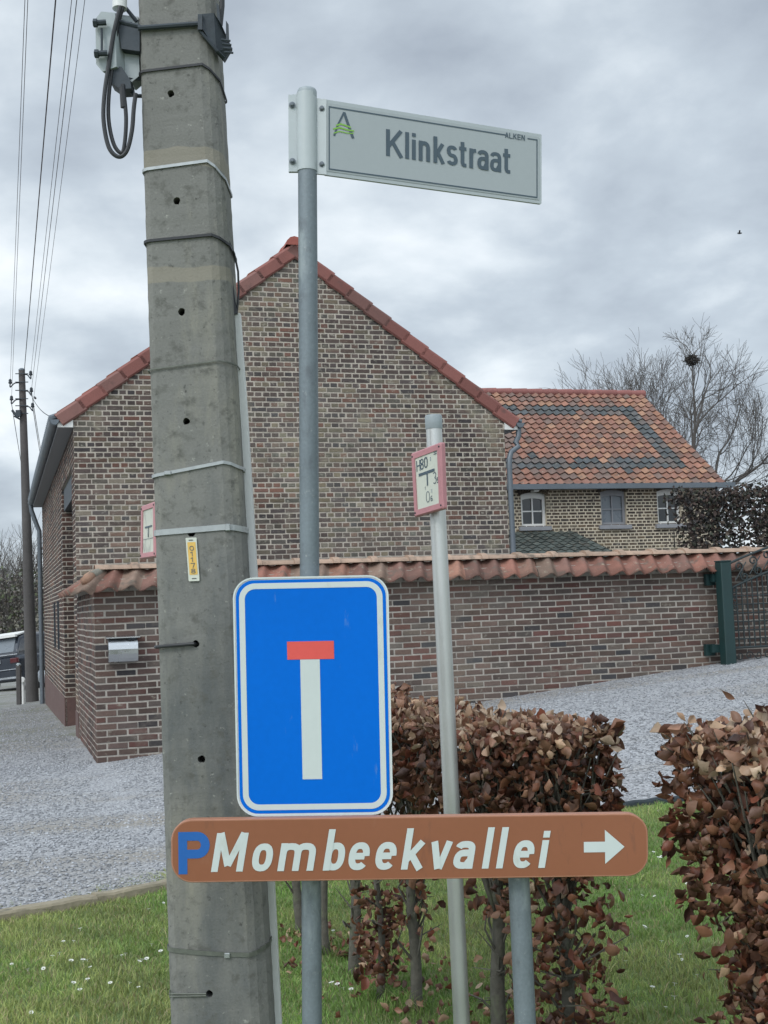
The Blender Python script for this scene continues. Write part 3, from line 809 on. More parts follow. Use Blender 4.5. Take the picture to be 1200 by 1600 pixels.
mb.prism([T0 + U * 5.7 - N4 * .03, T0 + U * (AS1 + .08) - N4 * .03, E0 + U * (AS1 + .08) - N4 * .03, E0 + U * 5.7 - N4 * .03], -N4 * .08, (.2, .1, .08))
B0 = H(0, AF + 2 * PX + .22, AEV - .02)
mb.prism([T0 + U * 5.7 - N4 * .02, T0 + U * (AS1 + .1), B0 + U * (AS1 + .1), B0 + U * 5.7], -Z * .1, (.25, .11, .08))
mb.build('roof_deck', MT['verge'], ann)
mb = MB()
for i in range(29):
    s0 = 3.0 + i * .4
    if s0 + .4 > AS1 + .2: break
    j = random.uniform(.85, 1.15)
    mb.tube([T0 + U * s0 + Z * .02, T0 + U * (s0 + .42) + Z * .02], [.085, .1], 10, True, (.22 * j, .09 * j, .08 * j))
mb.build('ridge_tiles', MT['verge'], ann, True)
mb = MB(); mb.obox(E0 + U * 5.7 - V * .10 - Z * .09, U * (AS1 + .28 - 5.7), V * .14, Z * .11); mb.build('gutter', MT['zinc'], ann)
mb = MB(); mb.tube([H(AS1 - .05, AF - .06, AEV - .1), H(AS1 - .05, AF - .06, .8)], .04, 10); mb.build('downpipe', MT['zinc'], ann, True)
mb = MB(); mb.chbox(H(9.98, AF - .12, AEV - .10), U, V, Z, .07, .09, .05, .015); mb.build('floodlight', MT['white'], ann)

# slate-grey lean-to
lt = thing('lean_to', H(8.3, 7.5, 0), 'low lean-to with a dark grey-green tiled roof just above the garden wall', 'lean-to')
mb = MB(); LT1 = 10.85
TT = H(0, AF - .03, 2.86); TB = H(0, 6.0, 2.05); d5 = (TB - TT); L5 = d5.length; D5 = d5.normalized(); N5 = U.cross(D5); N5 = N5 if N5.z > 0 else -N5
for r_ in range(12):
    for c in range(int((LT1 - W - .1) / .2)):
        s_ = LT1 - (c + 1) * .2; j = random.uniform(.7, 1.3)
        pantile(mb, TT + U * s_ + D5 * (r_ * L5 / 12), U, D5, N5, .206, L5 / 12 + .03, (.055 * j, .066 * j, .06 * j), 5, .025, .015, .02)
mb.prism([TT + U * (W + .1) - N5 * .03, TT + U * LT1 - N5 * .03, TB + U * LT1 - N5 * .03, TB + U * (W + .1) - N5 * .03], -N5 * .06, (.07, .08, .08))
mb.build('roof', MT['tile'], lt, True)
mb = MB(); mb.col = (.5, .44, .34); mb.obox(H(W + .2, 6.3, 0), U * (LT1 - W - .4), V * .25, Z * 2.05); mb.obox(H(LT1 - .45, 6.55, 0), U * .25, V * (AF - 6.6), Z * 2.05)
bricks(mb, H(0, 6.3, 0), U, -V, .8, 2.05, lambda z: [(W + .2, LT1 - .2)], PAL_ANNEX, 'alt', .2, .068, gap=.016)
mb.build('wall', MT['brick'], lt)

# small outbuilding whose roof end shows at the right edge
ob = thing('outbuilding', pt(1260, 900, 40) * 1.0, 'dark-roofed outbuilding just showing at the right edge above the hedge', 'outbuilding')
oc = pt(1345, 760, 38); ox, oy = oc.x, oc.y
s_, t_ = st(ox, oy)
mb = MB(); mb.col = (.4, .35, .3); mb.obox(H(s_ - 2.2, t_ - 2, 0), U * 5, V * 4, Z * 3.6)
bricks(mb, H(0, t_ - 2, 0), U, -V, 2.4, 3.6, lambda z: [(s_ - 2.2, s_ + 2.8)], PAL_SIDE, 'run')
mb.build('wall', MT['brick'], ob)
mb = MB()
mb.prism([H(s_ - 2.4, t_ - 2.3, 3.5), H(s_ + 3, t_ - 2.3, 3.5), H(s_ + 1.9, t_, 5.6), H(s_ - 1.3, t_, 5.6)], -N1 * .08, (.055, .04, .038))
mb.prism([H(s_ - 2.4, t_ - 2.3, 3.48), H(s_ - 1.3, t_, 5.58), H(s_ - 2.4, t_ + 2.3, 3.48)], Z * .06, (.055, .04, .038))
mb.prism([H(s_ - 2.4, t_ + 2.3, 3.5), H(s_ + 3, t_ + 2.3, 3.5), H(s_ + 1.9, t_, 5.6), H(s_ - 1.3, t_, 5.6)], -Z * .08, (.055, .04, .038))
mb.build('roof', MT['tile'], ob)

# ------------------------------------------------------------------ stroke lettering
def arc(cx_, cy_, rx, ry, a0, a1, n=10, p=2.0):
    o = []
    for i in range(n + 1):
        a = R(a0 + (a1 - a0) * i / n); c, s_ = math.cos(a), math.sin(a)
        o.append((cx_ + rx * math.copysign(abs(c) ** (2 / p), c), cy_ + ry * math.copysign(abs(s_) ** (2 / p), s_)))
    return o
def glyph(ch, Wd, xh, cap, sw):
    """strokes of one letter as centre lines in a box 0..Wd wide, y up from the baseline"""
    h = sw / 2; l, r_ = h, Wd - h; cx_ = Wd / 2; rx = (r_ - l) / 2; t = xh - h; p = 2.5
    cy_ = xh / 2; ry = xh / 2 - h
    if ch == 'o': return [arc(cx_, cy_, rx, ry, 0, 360, 28, p)]
    if ch == 'l': return [[(cx_, 0), (cx_, cap)]]
    if ch == 'i': return [[(cx_, 0), (cx_, xh)], [(cx_, cap - sw * 1.02), (cx_, cap)]]
    if ch == 'v': return [[(l * .9, xh), (cx_ - h * .15, h * .1)], [(r_ + h * .1, xh), (cx_ + h * .15, h * .1)]]
    if ch == 'm':
        q = (r_ - l) / 2
        o = [[(l, 0), (l, xh)]]
        for k in (0, 1):
            x0 = l + k * q; o.append([(x0, xh * .62)] + arc(x0 + q / 2, xh * .62, q / 2, t - xh * .62, 180, 0, 10, p) + [(x0 + q, 0)])
        return o
    if ch == 'n': return [[(l, 0), (l, xh)], [(l, xh * .58)] + arc(cx_, xh * .60, rx, t - xh * .60, 180, 0, 10, p) + [(r_, 0)]]
    if ch == 'r': return [[(l, 0), (l, xh)], [(l, xh * .55)] + arc(l + (r_ - l) * 1.25, xh * .55, (r_ - l) * 1.25, t - xh * .55, 180, 88, 8, p)]
    if ch == 'b': return [[(l, 0), (l, cap)], arc(cx_, cy_, rx, ry, 180, -180, 28, p)]
    if ch == 'e': return [[(l + h * .4, cy_), (r_ - h * .4, cy_)], arc(cx_, cy_, rx, ry, 0, 318, 26, p)]
    if ch == 'a':
        by = xh * .29
        return [arc(cx_, xh * .70, rx, t - xh * .70, 165, 0, 10, p) + [(r_, xh * .5), (r_, 0)],
                [(r_ - h * .5, xh * .57), (cx_, xh * .57)] + arc(cx_, by + h * .15, rx, xh * .57 - by - h * .15, 90, 180, 6, p)[1:] +
                arc(cx_, by + h * .15, rx, by + h * .15 - h, 180, 290, 8, p)[1:] + [(r_ - h * .3, xh * .30)]]
    if ch == 's':
        u_, d_ = xh * .735, xh * .265
        return [arc(cx_, u_, rx * .94, xh - h - u_, 20, 180, 9, 2.2) + arc(cx_, u_, rx * .94, u_ - cy_, 180, 268, 5, 2.2)[1:] +
                arc(cx_, d_, rx, cy_ - d_, 88, 0, 5, 2.2) + arc(cx_, d_, rx, d_ - h, 0, -162, 9, 2.2)[1:]]
    if ch == 't': return [[(l + h * .7, cap * .95), (l + h * .7, xh * .3)] + arc(l + h * .7 + rx * .9, xh * .3, rx * .9, xh * .3 - h, 180, 265, 6, 2.2)[1:] + [(Wd, h)],
                          [(-h * .1, xh - h * .9), (Wd, xh - h * .9)]]
    if ch == 'k': return [[(l, 0), (l, cap)], [(l, xh * .32), (r_ - h * .2, xh)], [(l + (r_ - l) * .33, xh * .54), (r_ + h * .1, 0)]]
    c2 = cap
    if ch == 'K': return [[(l, 0), (l, c2)], [(l, c2 * .34), (r_ - h * .2, c2)], [(l + (r_ - l) * .32, c2 * .56), (r_ + h * .05, 0)]]
    if ch == 'M': return [[(l, 0), (l, c2)], [(r_, 0), (r_, c2)], [(l + h * .25, c2), (cx_, sw * .9)], [(r_ - h * .25, c2), (cx_, sw * .9)]]
    if ch == 'P': return [[(l, 0), (l, c2)], [(l, c2 - h)] + arc(r_ - c2 * .20, c2 * .685, c2 * .20, c2 * .315 - h, 90, -90, 12, 2.1) + [(l, c2 * .37 + h)]]
    if ch == 'A': return [[(l * .8, 0), (cx_, c2)], [(r_ + h * .2, 0), (cx_, c2)], [(l + rx * .35, c2 * .3), (r_ - rx * .35, c2 * .3)]]
    if ch == 'L': return [[(l, 0), (l, c2)], [(l, h), (Wd, h)]]
    if ch == 'E': return [[(l, 0), (l, c2)], [(l, h), (Wd, h)], [(l, c2 - h), (Wd, c2 - h)], [(l, c2 / 2), (Wd * .92, c2 / 2)]]
    if ch == 'N': return [[(l, 0), (l, c2)], [(r_, 0), (r_, c2)], [(l, c2), (r_, 0)]]
    if ch == 'H': return [[(l, 0), (l, c2)], [(r_, 0), (r_, c2)], [(l, c2 / 2), (r_, c2 / 2)]]
    if ch == '0': return [arc(cx_, c2 / 2, rx, c2 / 2 - h, 0, 360, 24, 2.4)]
    if ch == '8': return [arc(cx_, c2 * .745, rx * .92, c2 * .255 - h, 0, 360, 18, 2.2), arc(cx_, c2 * .27, rx, c2 * .27 - h, 0, 360, 18, 2.2)]
    if ch == '6': return [arc(cx_, c2 * .30, rx, c2 * .30 - h, 0, 360, 18, 2.2), [(l, c2 * .3)] + arc(cx_ + rx * .2, c2 * .62, rx * 1.2, c2 * .38 - h, 180, 60, 9, 2.2)]
    if ch == '3': return [arc(cx_, c2 * .745, rx * .9, c2 * .255 - h, 150, -90, 12, 2.2), arc(cx_, c2 * .27, rx, c2 * .27 - h, 90, -150, 13, 2.2)]
    if ch == '5': return [[(Wd, c2 - h), (l, c2 - h), (l, c2 * .5)], [(l, c2 * .52)] + arc(cx_, c2 * .31, rx, c2 * .31 - h, 110, -150, 13, 2.2)]
    if ch == '1': return [[(cx_ + h * .3, 0), (cx_ + h * .3, c2)], [(cx_ + h * .3, c2 - h), (l, c2 * .74)]]
    if ch == '7': return [[(0, c2 - h), (Wd, c2 - h)], [(r_ - h * .2, c2 - h), (cx_ - h * .4, 0)]]
    if ch == '.': return [[(cx_, 0), (cx_, sw)]]
    return []
def ribbon(path, h):
    pts = []
    for x, y in path:
        if not pts or (pts[-1] - Vector((x, y))).length > 1e-3: pts.append(Vector((x, y)))
    n = len(pts)
    closed = (pts[0] - pts[-1]).length < 1e-4
    if closed: pts = pts[:-1]; n -= 1
    L_, R_ = [], []
    for i, p in enumerate(pts):
        a = pts[i - 1] if (i > 0 or closed) else None; b = pts[(i + 1) % n] if (i < n - 1 or closed) else None
        d1 = (p - a).normalized() if a is not None and (p - a).length > 1e-6 else None
        d2 = (b - p).normalized() if b is not None and (b - p).length > 1e-6 else None
        if d1 is None: d1 = d2
        if d2 is None: d2 = d1
        n1_ = Vector((-d1.y, d1.x)); n2_ = Vector((-d2.y, d2.x)); mm = (n1_ + n2_)
        if mm.length < 1e-3: mm = n1_
        mm.normalize(); k = h / max(.55, mm.dot(n1_))
        L_.append(p + mm * k); R_.append(p - mm * k)
    return L_, R_, closed
def letters(mb, items, frame, sw, off=.0008, shear=0.0, col=None):
    """items: (char, x0, width, xheight, capheight, baseline); frame(x,y,off)->3D point"""
    q = 0
    for (ch, x0, wd, xh, cap, base) in items:
        for path in glyph(ch, wd, xh, cap, sw):
            L_, R_, closed = ribbon(path, sw / 2); n = len(L_)
            o_ = off + (q % 9) * .00012; q += 1
            vs = [frame(x0 + p.x + shear * p.y, base + p.y, o_) for p in L_] + [frame(x0 + p.x + shear * p.y, base + p.y, o_) for p in R_]
            fs = [(i, i + n, (i + 1) % n + n, (i + 1) % n) for i in range(n if closed else n - 1)]
            mb.add(vs, fs, col)
def planeframe(O, ux, uy):
    nrm = ux.cross(uy).normalized()
    return lambda x, y, o=0: O + ux * x + uy * y + nrm * o
def rrect(x0, y0, x1, y1, r_, n=8):
    o = []
    for cx_, cy_, a in ((x1 - r_, y1 - r_, 0), (x0 + r_, y1 - r_, 90), (x0 + r_, y0 + r_, 180), (x1 - r_, y0 + r_, 270)):
        for i in range(n + 1):
            t = R(a + 90 * i / n); o.append((cx_ + math.cos(t) * r_, cy_ + math.sin(t) * r_))
    return o
def ringsheet(mb, F, outer, inner, off, col=None):
    n = len(outer); vs = [F(x, y, off) for x, y in outer] + [F(x, y, off) for x, y in inner]
    mb.add(vs, [(i, (i + 1) % n, (i + 1) % n + n, i + n) for i in range(n)], col)
def sheet(mb, F, poly, off, col=None): mb.add([F(x, y, off) for x, y in poly], [tuple(range(len(poly)))], col)

# ------------------------------------------------------------------ concrete pole
CY = 3.45
def seg(pa, pb, Y):     # a straight line in space through two pixels at depth Y -> function of z
    a, b = pt(*pa, Y), pt(*pb, Y)
    return lambda z: a.lerp(b, (z - a.z) / (b.z - a.z))
eL = seg((218, 100), (262, 1500), CY); eR = seg((341, 150), (418.5, 1500), CY)
PTOP = EYE + 5.6
def zpix(px, py, Y=CY): return pt(px, py, Y).z
BANDS = [(zpix(280, 233), zpix(280, 200)), (zpix(290, 410), zpix(290, 386))]
MT['concrete'] = concrete()
PDEP = .24
def psec(z, grow=0.0):
    l, r_ = eL(z), eR(z); w_ = r_.x - l.x; cl = w_ * .055; cr_ = w_ * .15; d = PDEP * (w_ / .27)
    x0, x1, y = l.x - grow, r_.x + grow, CY - grow; y1 = CY + d + grow
    return [Vector(p + (z,)) for p in ((x0, y + cl), (x0 + cl, y), (x1 - cr_, y), (x1, y + cr_ * .9), (x1, y1 - cl), (x1 - cl, y1), (x0 + cl, y1), (x0, y1 - cl))]
def bevsec(z, grow=0.0):
    """octagon with every corner softened"""
    s_ = psec(z, grow); o = []
    n = len(s_)
    for i in range(n):
        p, a, b = s_[i], s_[i - 1], s_[(i + 1) % n]
        k = min(.012, .3 * min((a - p).length, (b - p).length))
        o += [p + (a - p).normalized() * k, p + (b - p).normalized() * k]
    return o
poleg = thing('concrete_utility_pole', (eL(0).x + .14, CY + .12, gz(-.6, CY)), 'thick tapering grey concrete utility pole with metal straps, left of the street name post', 'utility pole')
mb = MB(); zs = list(np.arange(-.5, PTOP, .02)); rows = []
for z in zs:
    sec = bevsec(z); 
    rows.append([p + Vector((random.uniform(-1, 1), random.uniform(-1, 1), 0)) * .0006 for p in sec])
n = 16; vs = [p for r_ in rows for p in r_]
fs = [(i * n + j, i * n + (j + 1) % n, (i + 1) * n + (j + 1) % n, (i + 1) * n + j) for i in range(len(rows) - 1) for j in range(n)]
fs += [tuple(range(n - 1, -1, -1)), tuple((len(rows) - 1) * n + j for j in range(n))]
mb.add(vs, fs); shaft = mb.build('shaft', MT['concrete'], poleg)
# drilled bolt holes, cut for real
cut = MB()
for (hx, hy) in ((267, 146), (276, 314), (284, 487), (291, 658), (299, 833), (306, 1006), (315, 1186), (321, 1370), (327, 1553)):
    c = pt(hx, hy, CY); ring = []
    for i in range(12):
        a = 2 * math.pi * i / 12; q = 1 + random.uniform(-.14, .14); ring.append(c + Vector((math.cos(a) * .0098 * q, -.02, math.sin(a) * .0105 * q)))
    cut.prism(ring, Vector((0, .10, 0)))
cutter = cut.build('hole_cutter', MT['concrete'], None)
bm_ = shaft.modifiers.new('holes', 'BOOLEAN'); bm_.object = cutter; bm_.solver = 'EXACT'; bm_.operation = 'DIFFERENCE'
bpy.context.view_layer.update()
dg = bpy.context.evaluated_depsgraph_get()
newme = bpy.data.meshes.new_from_object(shaft.evaluated_get(dg)); shaft.modifiers.clear(); shaft.data = newme
bpy.data.objects.remove(cutter)
def wrap(yl, yr, ye, h, th, mat, name, xl=262, grow=.002, droop=0.0, back=None):
    """strap round the shaft: pixel heights at the left edge, at the right front corner and at the far right edge"""
    cxl = lambda y: pt(240, y, CY).z
    zl, zr, ze = zpix(240, yl), zpix(360, yr), zpix(390, ye)
    zm = (zl + zr) / 2; mb = MB(); loop_ = []
    for k, (p0_) in enumerate(bevsec(zm, grow + th / 2)):
        loop_.append(p0_)
    # densify
    pts = []
    for i in range(len(loop_)):
        a, b = loop_[i], loop_[(i + 1) % len(loop_)]; m_ = max(1, int((b - a).length / .02))
        pts += [a.lerp(b, q / m_) for q in range(m_)]
    x0, x1 = eL(zm).x, eR(zm).x
    P2 = []
    for p in pts:
        k = (p.x - x0) / (x1 - x0)
        if p.y < CY + .03:
            z = zl + (zr - zl) * min(1, k / .85) if k < .85 else zr + (ze - zr) * (k - .85) / .15
            z += -droop * math.sin(math.pi * min(1, max(0, k)))
        else: z = ze + (zl - ze) * (1 - k)
        sec = bevsec(z, grow + th / 2); dx = (eL(z).x + eR(z).x - x0 - x1) / 2; sc_ = (eR(z).x - eL(z).x) / (x1 - x0)
        P2.append(Vector(((x0 + x1) / 2 + dx + (p.x - (x0 + x1) / 2) * sc_, p.y, z)))
    ctr = Vector(((x0 + x1) / 2, CY + .12, 0)); n = len(P2); vs = []
    for p in P2:
        o_ = Vector((p.x - ctr.x, p.y - ctr.y, 0)).normalized() * (th / 2)
        vs += [p + o_ - Z * h / 2, p + o_ + Z * h / 2, p - o_ + Z * h / 2, p - o_ - Z * h / 2]
    fs = [(i * 4 + j, ((i + 1) % n) * 4 + j, ((i + 1) % n) * 4 + (j + 1) % 4, i * 4 + (j + 1) % 4) for i in range(n) for j in range(4)]
    mb.add(vs, fs); return mb.build(name, mat, poleg, label=None)
wrap(112, 99, 116, .007, .004, MT['black'], 'strap')
wrap(265, 250, 271, .0085, .003, MT['strap'], 'strap')
wrap(377, 366, 376, .0075, .005, MT['black'], 'strap')
wrap(578, 563, 566, .0035, .003, MT['strap_d'], 'strap', grow=.004)
wrap(744, 721, 729, .009, .003, MT['strap'], 'strap')
wrap(833, 823, 826, .016, .0025, MT['strap'], 'strap')
wrap(1484, 1492, 1482, .012, .002, MT['strap_d'], 'strap', droop=.004)
def front(px, py, off=.0): return pt(px, py, CY - off)
mb = MB()      # buckles
for q in ((356, 824, .014, .020), (355, 1493, .016, .014), (262, 739, .02, .012)): mb = MB(); mb.cbox(front(q[0], q[1], .006), q[2], .007, q[3], ch=.002); mb.build('strap_buckle', MT['strap'], poleg)
# number strip
numg = MB(); F = planeframe(front(301, 874, .004), Vector((CY / FPX, 0, 0)).normalized().lerp(Vector((.03, 0, 1)), 0) * (CY / FPX), Vector((0.028, 0, 1)).normalized() * (CY / FPX))
F = planeframe(front(301, 874, .004), Vector((1, 0, .0)) * (CY / FPX), Vector((-.045, 0, 1)).normalized() * (CY / FPX))
numg.prism([F(x, y, 0) for x, y in rrect(-8.5, -34, 8.5, 34, 1.2, 3)], F(0, 0, .0016) - F(0, 0, 0)); pl_ = numg.build('number_plate', MT['alu_d'] if False else MT['hwhite'], poleg)
mb = MB(); sheet(mb, F, rrect(-6.2, -24, 6.4, 27, .5, 2), .0024); mb.build('number_strip', MT['yellow'], pl_)
mb = MB()
for i, ch in enumerate('01178'): letters(mb, [(ch, -3.3, 6.6, 7, 7.4, 13.6 - i * 8.9)], F, 1.05, .0032)
mb.build('digits', MT['ink'], pl_)
for q in ((-4, 29.6, 3, 30.8), (-3, -30.6, 4, -29.4)): mb = MB(); sheet(mb, F, rrect(*q, .4, 2), .0026); mb.build('fixing_slot', MT['black'], pl_)
# rods plugged into holes
mb = MB(); mb.tube([pt(243, 1011, CY + .05), pt(245, 1011, CY - .01), front(262, 1009, .010), front(303, 1006, .009), front(306, 1006, -.01)], .0048, 8); mb.build('black_hook', MT['black'], poleg, True)
mb = MB(); mb.tube([front(264, 1553, .004), front(322, 1553, .004)], .0022, 6); mb.tube([front(265, 1557, .004), front(322, 1556, .004)], .0022, 6); mb.tube([front(266, 1547, .003), front(266, 1559, .003)], .003, 6)
mb.build('wire_hook', MT['strap_d'], poleg, True)
# cable duct up the right side + cables
ddy = CY + .10
def ductpt(px, py): return pt(px, py, ddy)
dl = [(363, 489), (375, 660), (389, 898), (415, 1385), (426, 1600), (428, 1660)]
dw = [12, 12, 12.5, 13.5, 13.5, 13.5]
mb = MB(); rings = []
for (x, y), w_ in zip(dl, dw):
    a = ductpt(x, y); b = ductpt(x + w_, y); rings.append([a, b, b + Vector((0, .03, 0)), a + Vector((0, .03, 0))])
vs = [p for r_ in rings for p in r_]
fs = [(i * 4 + j, i * 4 + (j + 1) % 4, (i + 1) * 4 + (j + 1) % 4, (i + 1) * 4 + j) for i in range(len(rings) - 1) for j in range(4)] + [(3, 2, 1, 0)]
mb.add(vs, fs); mb.build('cable_duct', MT['duct'], poleg)
mb = MB()
mb.tube([pt(352, 380, ddy), pt(357, 420, ddy), pt(362, 470, ddy), pt(366, 492, ddy)], [.006, .009, .0115, .0115], 10)
mb.tube([pt(348, 368, ddy - .06), pt(356, 374, ddy - .03), pt(366, 396, ddy), pt(372, 424, ddy), pt(373, 455, ddy), pt(370, 490, ddy)], .0032, 8)
mb.tube([pt(358, 430, ddy + .02), pt(362, 520, ddy + .01), pt(371, 660, ddy + .01), pt(385, 898, ddy), pt(411, 1385, ddy), pt(421, 1560, ddy), pt(424, 1660, ddy)], .0058, 8)
mb.build('cable', MT['black'], poleg, True)

# junction box with looping cables, high on the left
jb = thing('junction_box', pt(182, 80, CY + .05), 'light grey cable junction box with black looping cables strapped high on the concrete pole', 'junction box')
JY = CY + .06
mb = MB()
c1 = pt(166, 60, JY - .07)
mb.prism([pt(149, 30, JY - .07), pt(158, 18, JY - .07), pt(180, 20, JY - .07), pt(182, 104, JY - .07), pt(160, 112, JY - .07), pt(150, 100, JY - .07)], Vector((.018, .045, 0)))
mb.prism([pt(178, 22, JY - .03), pt(216, 26, JY - .03), pt(218, 118, JY - .03), pt(206, 128, JY - .03), pt(182, 112, JY - .03)], Vector((0, .06, 0)))
bx = mb.build('casing', MT['boxg'], jb)
mb = MB()
for (x, y) in ((154, 36), (156, 84)):
    mb.tube([pt(x - 6, y, JY - .09), pt(x + 12, y - 1, JY - .085)], .0085, 8); mb.tube([pt(x - 8, y, JY - .09), pt(x - 2, y, JY - .09)], .012, 6); mb.build('hinge_bolt', MT['iron'], jb); mb = MB()
mb.tube([pt(159, 44, JY - .083), pt(159, 80, JY - .083)], .0035, 6)
mb.build('latch_rod', MT['iron'], jb)
mb = MB()
mb.prism([pt(184, 38, JY - .06), pt(206, 34, JY - .06), pt(218, 48, JY - .06), pt(218, 80, JY - .06), pt(190, 76, JY - .06)], Vector((0, .05, 0)))
mb.prism([pt(167, 104, JY - .06), pt(190, 104, JY - .06), pt(203, 124, JY - .06), pt(205, 138, JY - .06), pt(188, 139, JY - .06), pt(172, 128, JY - .06)], Vector((0, .06, 0)))
mb.tube([pt(196, 12, JY - .03), pt(214, 34, JY - .03)], .006, 6); mb.tube([pt(186, 34, JY - .06), pt(220, 42, JY - .06)], .006, 6)
mb.tube([pt(196, 124, JY - .03), pt(222, 123, JY - .02)], .005, 6); mb.tube([pt(204, 140, JY - .03), pt(210, 150, JY - .03), pt(222, 150, JY - .02)], .006, 6)
mb.build('clamp', MT['iron'], jb)
mb = MB()
mb.tube([pt(187, -60, JY - .04), pt(187, 14, JY - .05)], .021, 12)
mb.build('cable_gland', MT['duct'], jb, True)
def smooth_path(P, n=6):
    P = [P[0]] + P + [P[-1]]; o = []
    for i in range(1, len(P) - 2):
        for k in range(n):
            t = k / n; a, b, c, d = P[i - 1], P[i], P[i + 1], P[i + 2]
            o.append(.5 * ((2 * b) + (c - a) * t + (2 * a - 5 * b + 4 * c - d) * t * t + (3 * b - 3 * c + d - a) * t ** 3))
    o.append(P[-2]); return o
mb = MB()
lp = [(188, 10), (178, 50), (170, 100), (163, 150), (162, 190), (170, 230), (185, 245), (198, 236), (206, 205), (209, 170), (212, 146)]
mb.tube(smooth_path([pt(x, y, JY - .075) for x, y in lp]), .0062, 8)
lp = [(192, 12), (183, 44), (176, 100), (170, 150), (170, 190), (178, 226), (190, 239), (195, 222), (197, 185), (194, 150), (192, 132)]
mb.tube(smooth_path([pt(x, y, JY - .06) for x, y in lp]), .0058, 8)
mb.tube([pt(191, 136, JY - .06), pt(193, 168, JY - .06)], .0085, 8)
mb.build('looping_cable', MT['black'], jb, True)

br = thing('insulator_bracket', pt(335, 50, CY), 'dark steel bracket with toothed clamp and cables on the right of the concrete pole top', 'bracket')
mb = MB()
mb.prism([front(312, 22, .012), front(334, 20, .012), front(346, 38, -.0), front(362, 74, -.04), front(350, 94, -.04), front(338, 80, -.0), front(316, 44, .012)], Vector((0, .02, 0)))
mb.tube([front(216, 44, .010), front(312, 37, .010)], .0075, 8)
mb.prism([front(309, 22, .02), front(316, 22, .02), front(316, 46, .02), front(309, 46, .02)], Vector((0, .01, 0)))
for i in range(4): mb.tube([front(346 + i * 1.5, 62 + i * 6.5, .01), front(360 + i * 1.5, 64 + i * 6.2, .01)], .0032, 6)
mb.prism([front(338, 4, -.01), front(342, 8, -.01), front(345, 44, -.01), front(340, 44, -.01)], Vector((0, .004, 0)))
mb.prism([front(353, 32, -.01), front(357, 38, -.01), front(358, 66, -.01), front(353, 66, -.01)], Vector((0, .004, 0)))
mb.tube([front(312, 48, .01), front(340, 80, .0), front(350, 90, -.02)], .0045, 6)
mb.build('clamp', MT['iron'], br)
mb = MB(); mb.tube([front(347, -60, -.03), front(347, 10, -.03), front(344, 40, -.03)], .0075, 8); mb.build('cable', MT['black'], br, True)

# ------------------------------------------------------------------ street name post and sign
SY = 3.24
kp = lambda px, py: pt(px, py, SY)
def postline(pa, pb, Y, zb, zt):
    a, b = pt(*pa, Y), pt(*pb, Y); f_ = lambda z: a.lerp(b, (z - a.z) / (b.z - a.z)); return f_(zb), f_(zt)
ztop = kp(480, 146).z
b0, t0 = postline((480.5, 280), (487, 1500), SY, -.4, ztop)
sp = thing('street_name_post', Vector((b0.x, b0.y, gz(b0.x, b0.y))), 'tall round galvanised post carrying the street name sign and the blue dead-end sign', 'sign post')
mb = MB(); mb.tube([b0.lerp(t0, k / 30) for k in range(31)], .0252, 24); mb.build('pole', MT['galv'], sp, True)
ax = (t0 - b0).normalized()
mb = MB(); mb.lathe(t0 + ax * .0, [(.0258, -.012), (.0262, .004), (.024, .010), (.016, .0145), (.004, .017)], 24, ax); mb.build('cap', MT['iron'] if False else MT['alu_d'], sp, True)
sn = thing('street_name_sign', kp(500, 270), 'long grey street name sign reading Klinkstraat, clamped near the top of its post', 'street sign')
mb = MB(); c0, c1 = kp(480, 268), kp(479, 147)
mb.tube([c0, c1], .0268, 28); mb.build('sleeve', MT['sleeve'], sn, True)
# left clamp wing and its two bolts
def wing(pp, d=.005):
    mb = MB(); mb.prism(pp, Vector((0, d, 0))); return mb
ymid = SY - .004
w1 = MB(); w1.prism([pt(450.5, 148, ymid), pt(465, 147, ymid), pt(466, 268, ymid), pt(451, 268, ymid)], Vector((0, .012, 0)))
TLd, TRd = SY - .01, 3.55
TL, BL = pt(509, 155, TLd), pt(509, 273, TLd)
TRr, BRr = pt(846.5, 210, TRd), pt(846.5, 318.5, TRd)
w1.prism([pt(492, 153, ymid), TL + Vector((0.002, 0, 0)), BL + Vector((.002, 0, 0)), pt(492, 271, ymid)], Vector((0, .008, 0)))
w1.build('clamp', MT['sleeve'], sn)
mb = MB()
for (x, y) in ((456.5, 164), (457, 252), (503.5, 170), (503.5, 257)):
    c = pt(x, y, SY - .006); mb = MB(); mb.lathe(c, [(.0085, 0), (.0085, .002), (.0055, .0022), (.0055, .0065), (.003, .008)], 12, Vector((0, -1, 0))); mb.build('bolt', MT['zinc'], sn)
ux = ((TRr - TL) / 337.5 + (BRr - BL) / 337.5) / 2; uy = (TL - BL) / 118.0
F = planeframe(BL, ux, uy)
def FQ(x, y, off=0):   # bilinear so that the plate meets its four corners
    k = x / 337.5; j = y / 118.0
    p = (BL.lerp(BRr, k)).lerp(TL.lerp(TRr, k), j); return p + NS * off
NS = ux.cross(uy).normalized()
if NS.y > 0: NS = -NS
LENm = (TRr - TL).length; HT = (TL - BL).length
mb = MB(); th_ = .009
pp = [FQ(*q) for q in rrect(0, 0, 337.5, 118, 1.2, 3)]
mb.prism([p - NS * .001 for p in pp], -NS * th_)
body = mb.build('panel', MT['sleeve'], sn)
mb = MB(); sheet(mb, FQ, rrect(1.5, 6, 333, 112.5, 1, 3), .0002); mb.build('face', MT['sgrey'], body)
mb = MB()      # black border line with a gap for the municipality name
def bar(x0, y0, x1, y1, off=.0009): sheet(mb, FQ, [(x0, y0), (x1, y0), (x1, y1), (x0, y1)], off)
bw1 = 2.3
bar(4, 8.5, 5.6, 108); bar(5.6, 8.5, 330, 10.7); bar(328.3, 10.7, 330, 108.2); bar(5.6, 105.8, 278, 108); bar(313, 105.8, 328.3, 108)
mb.build('border_line', MT['ink'], body)
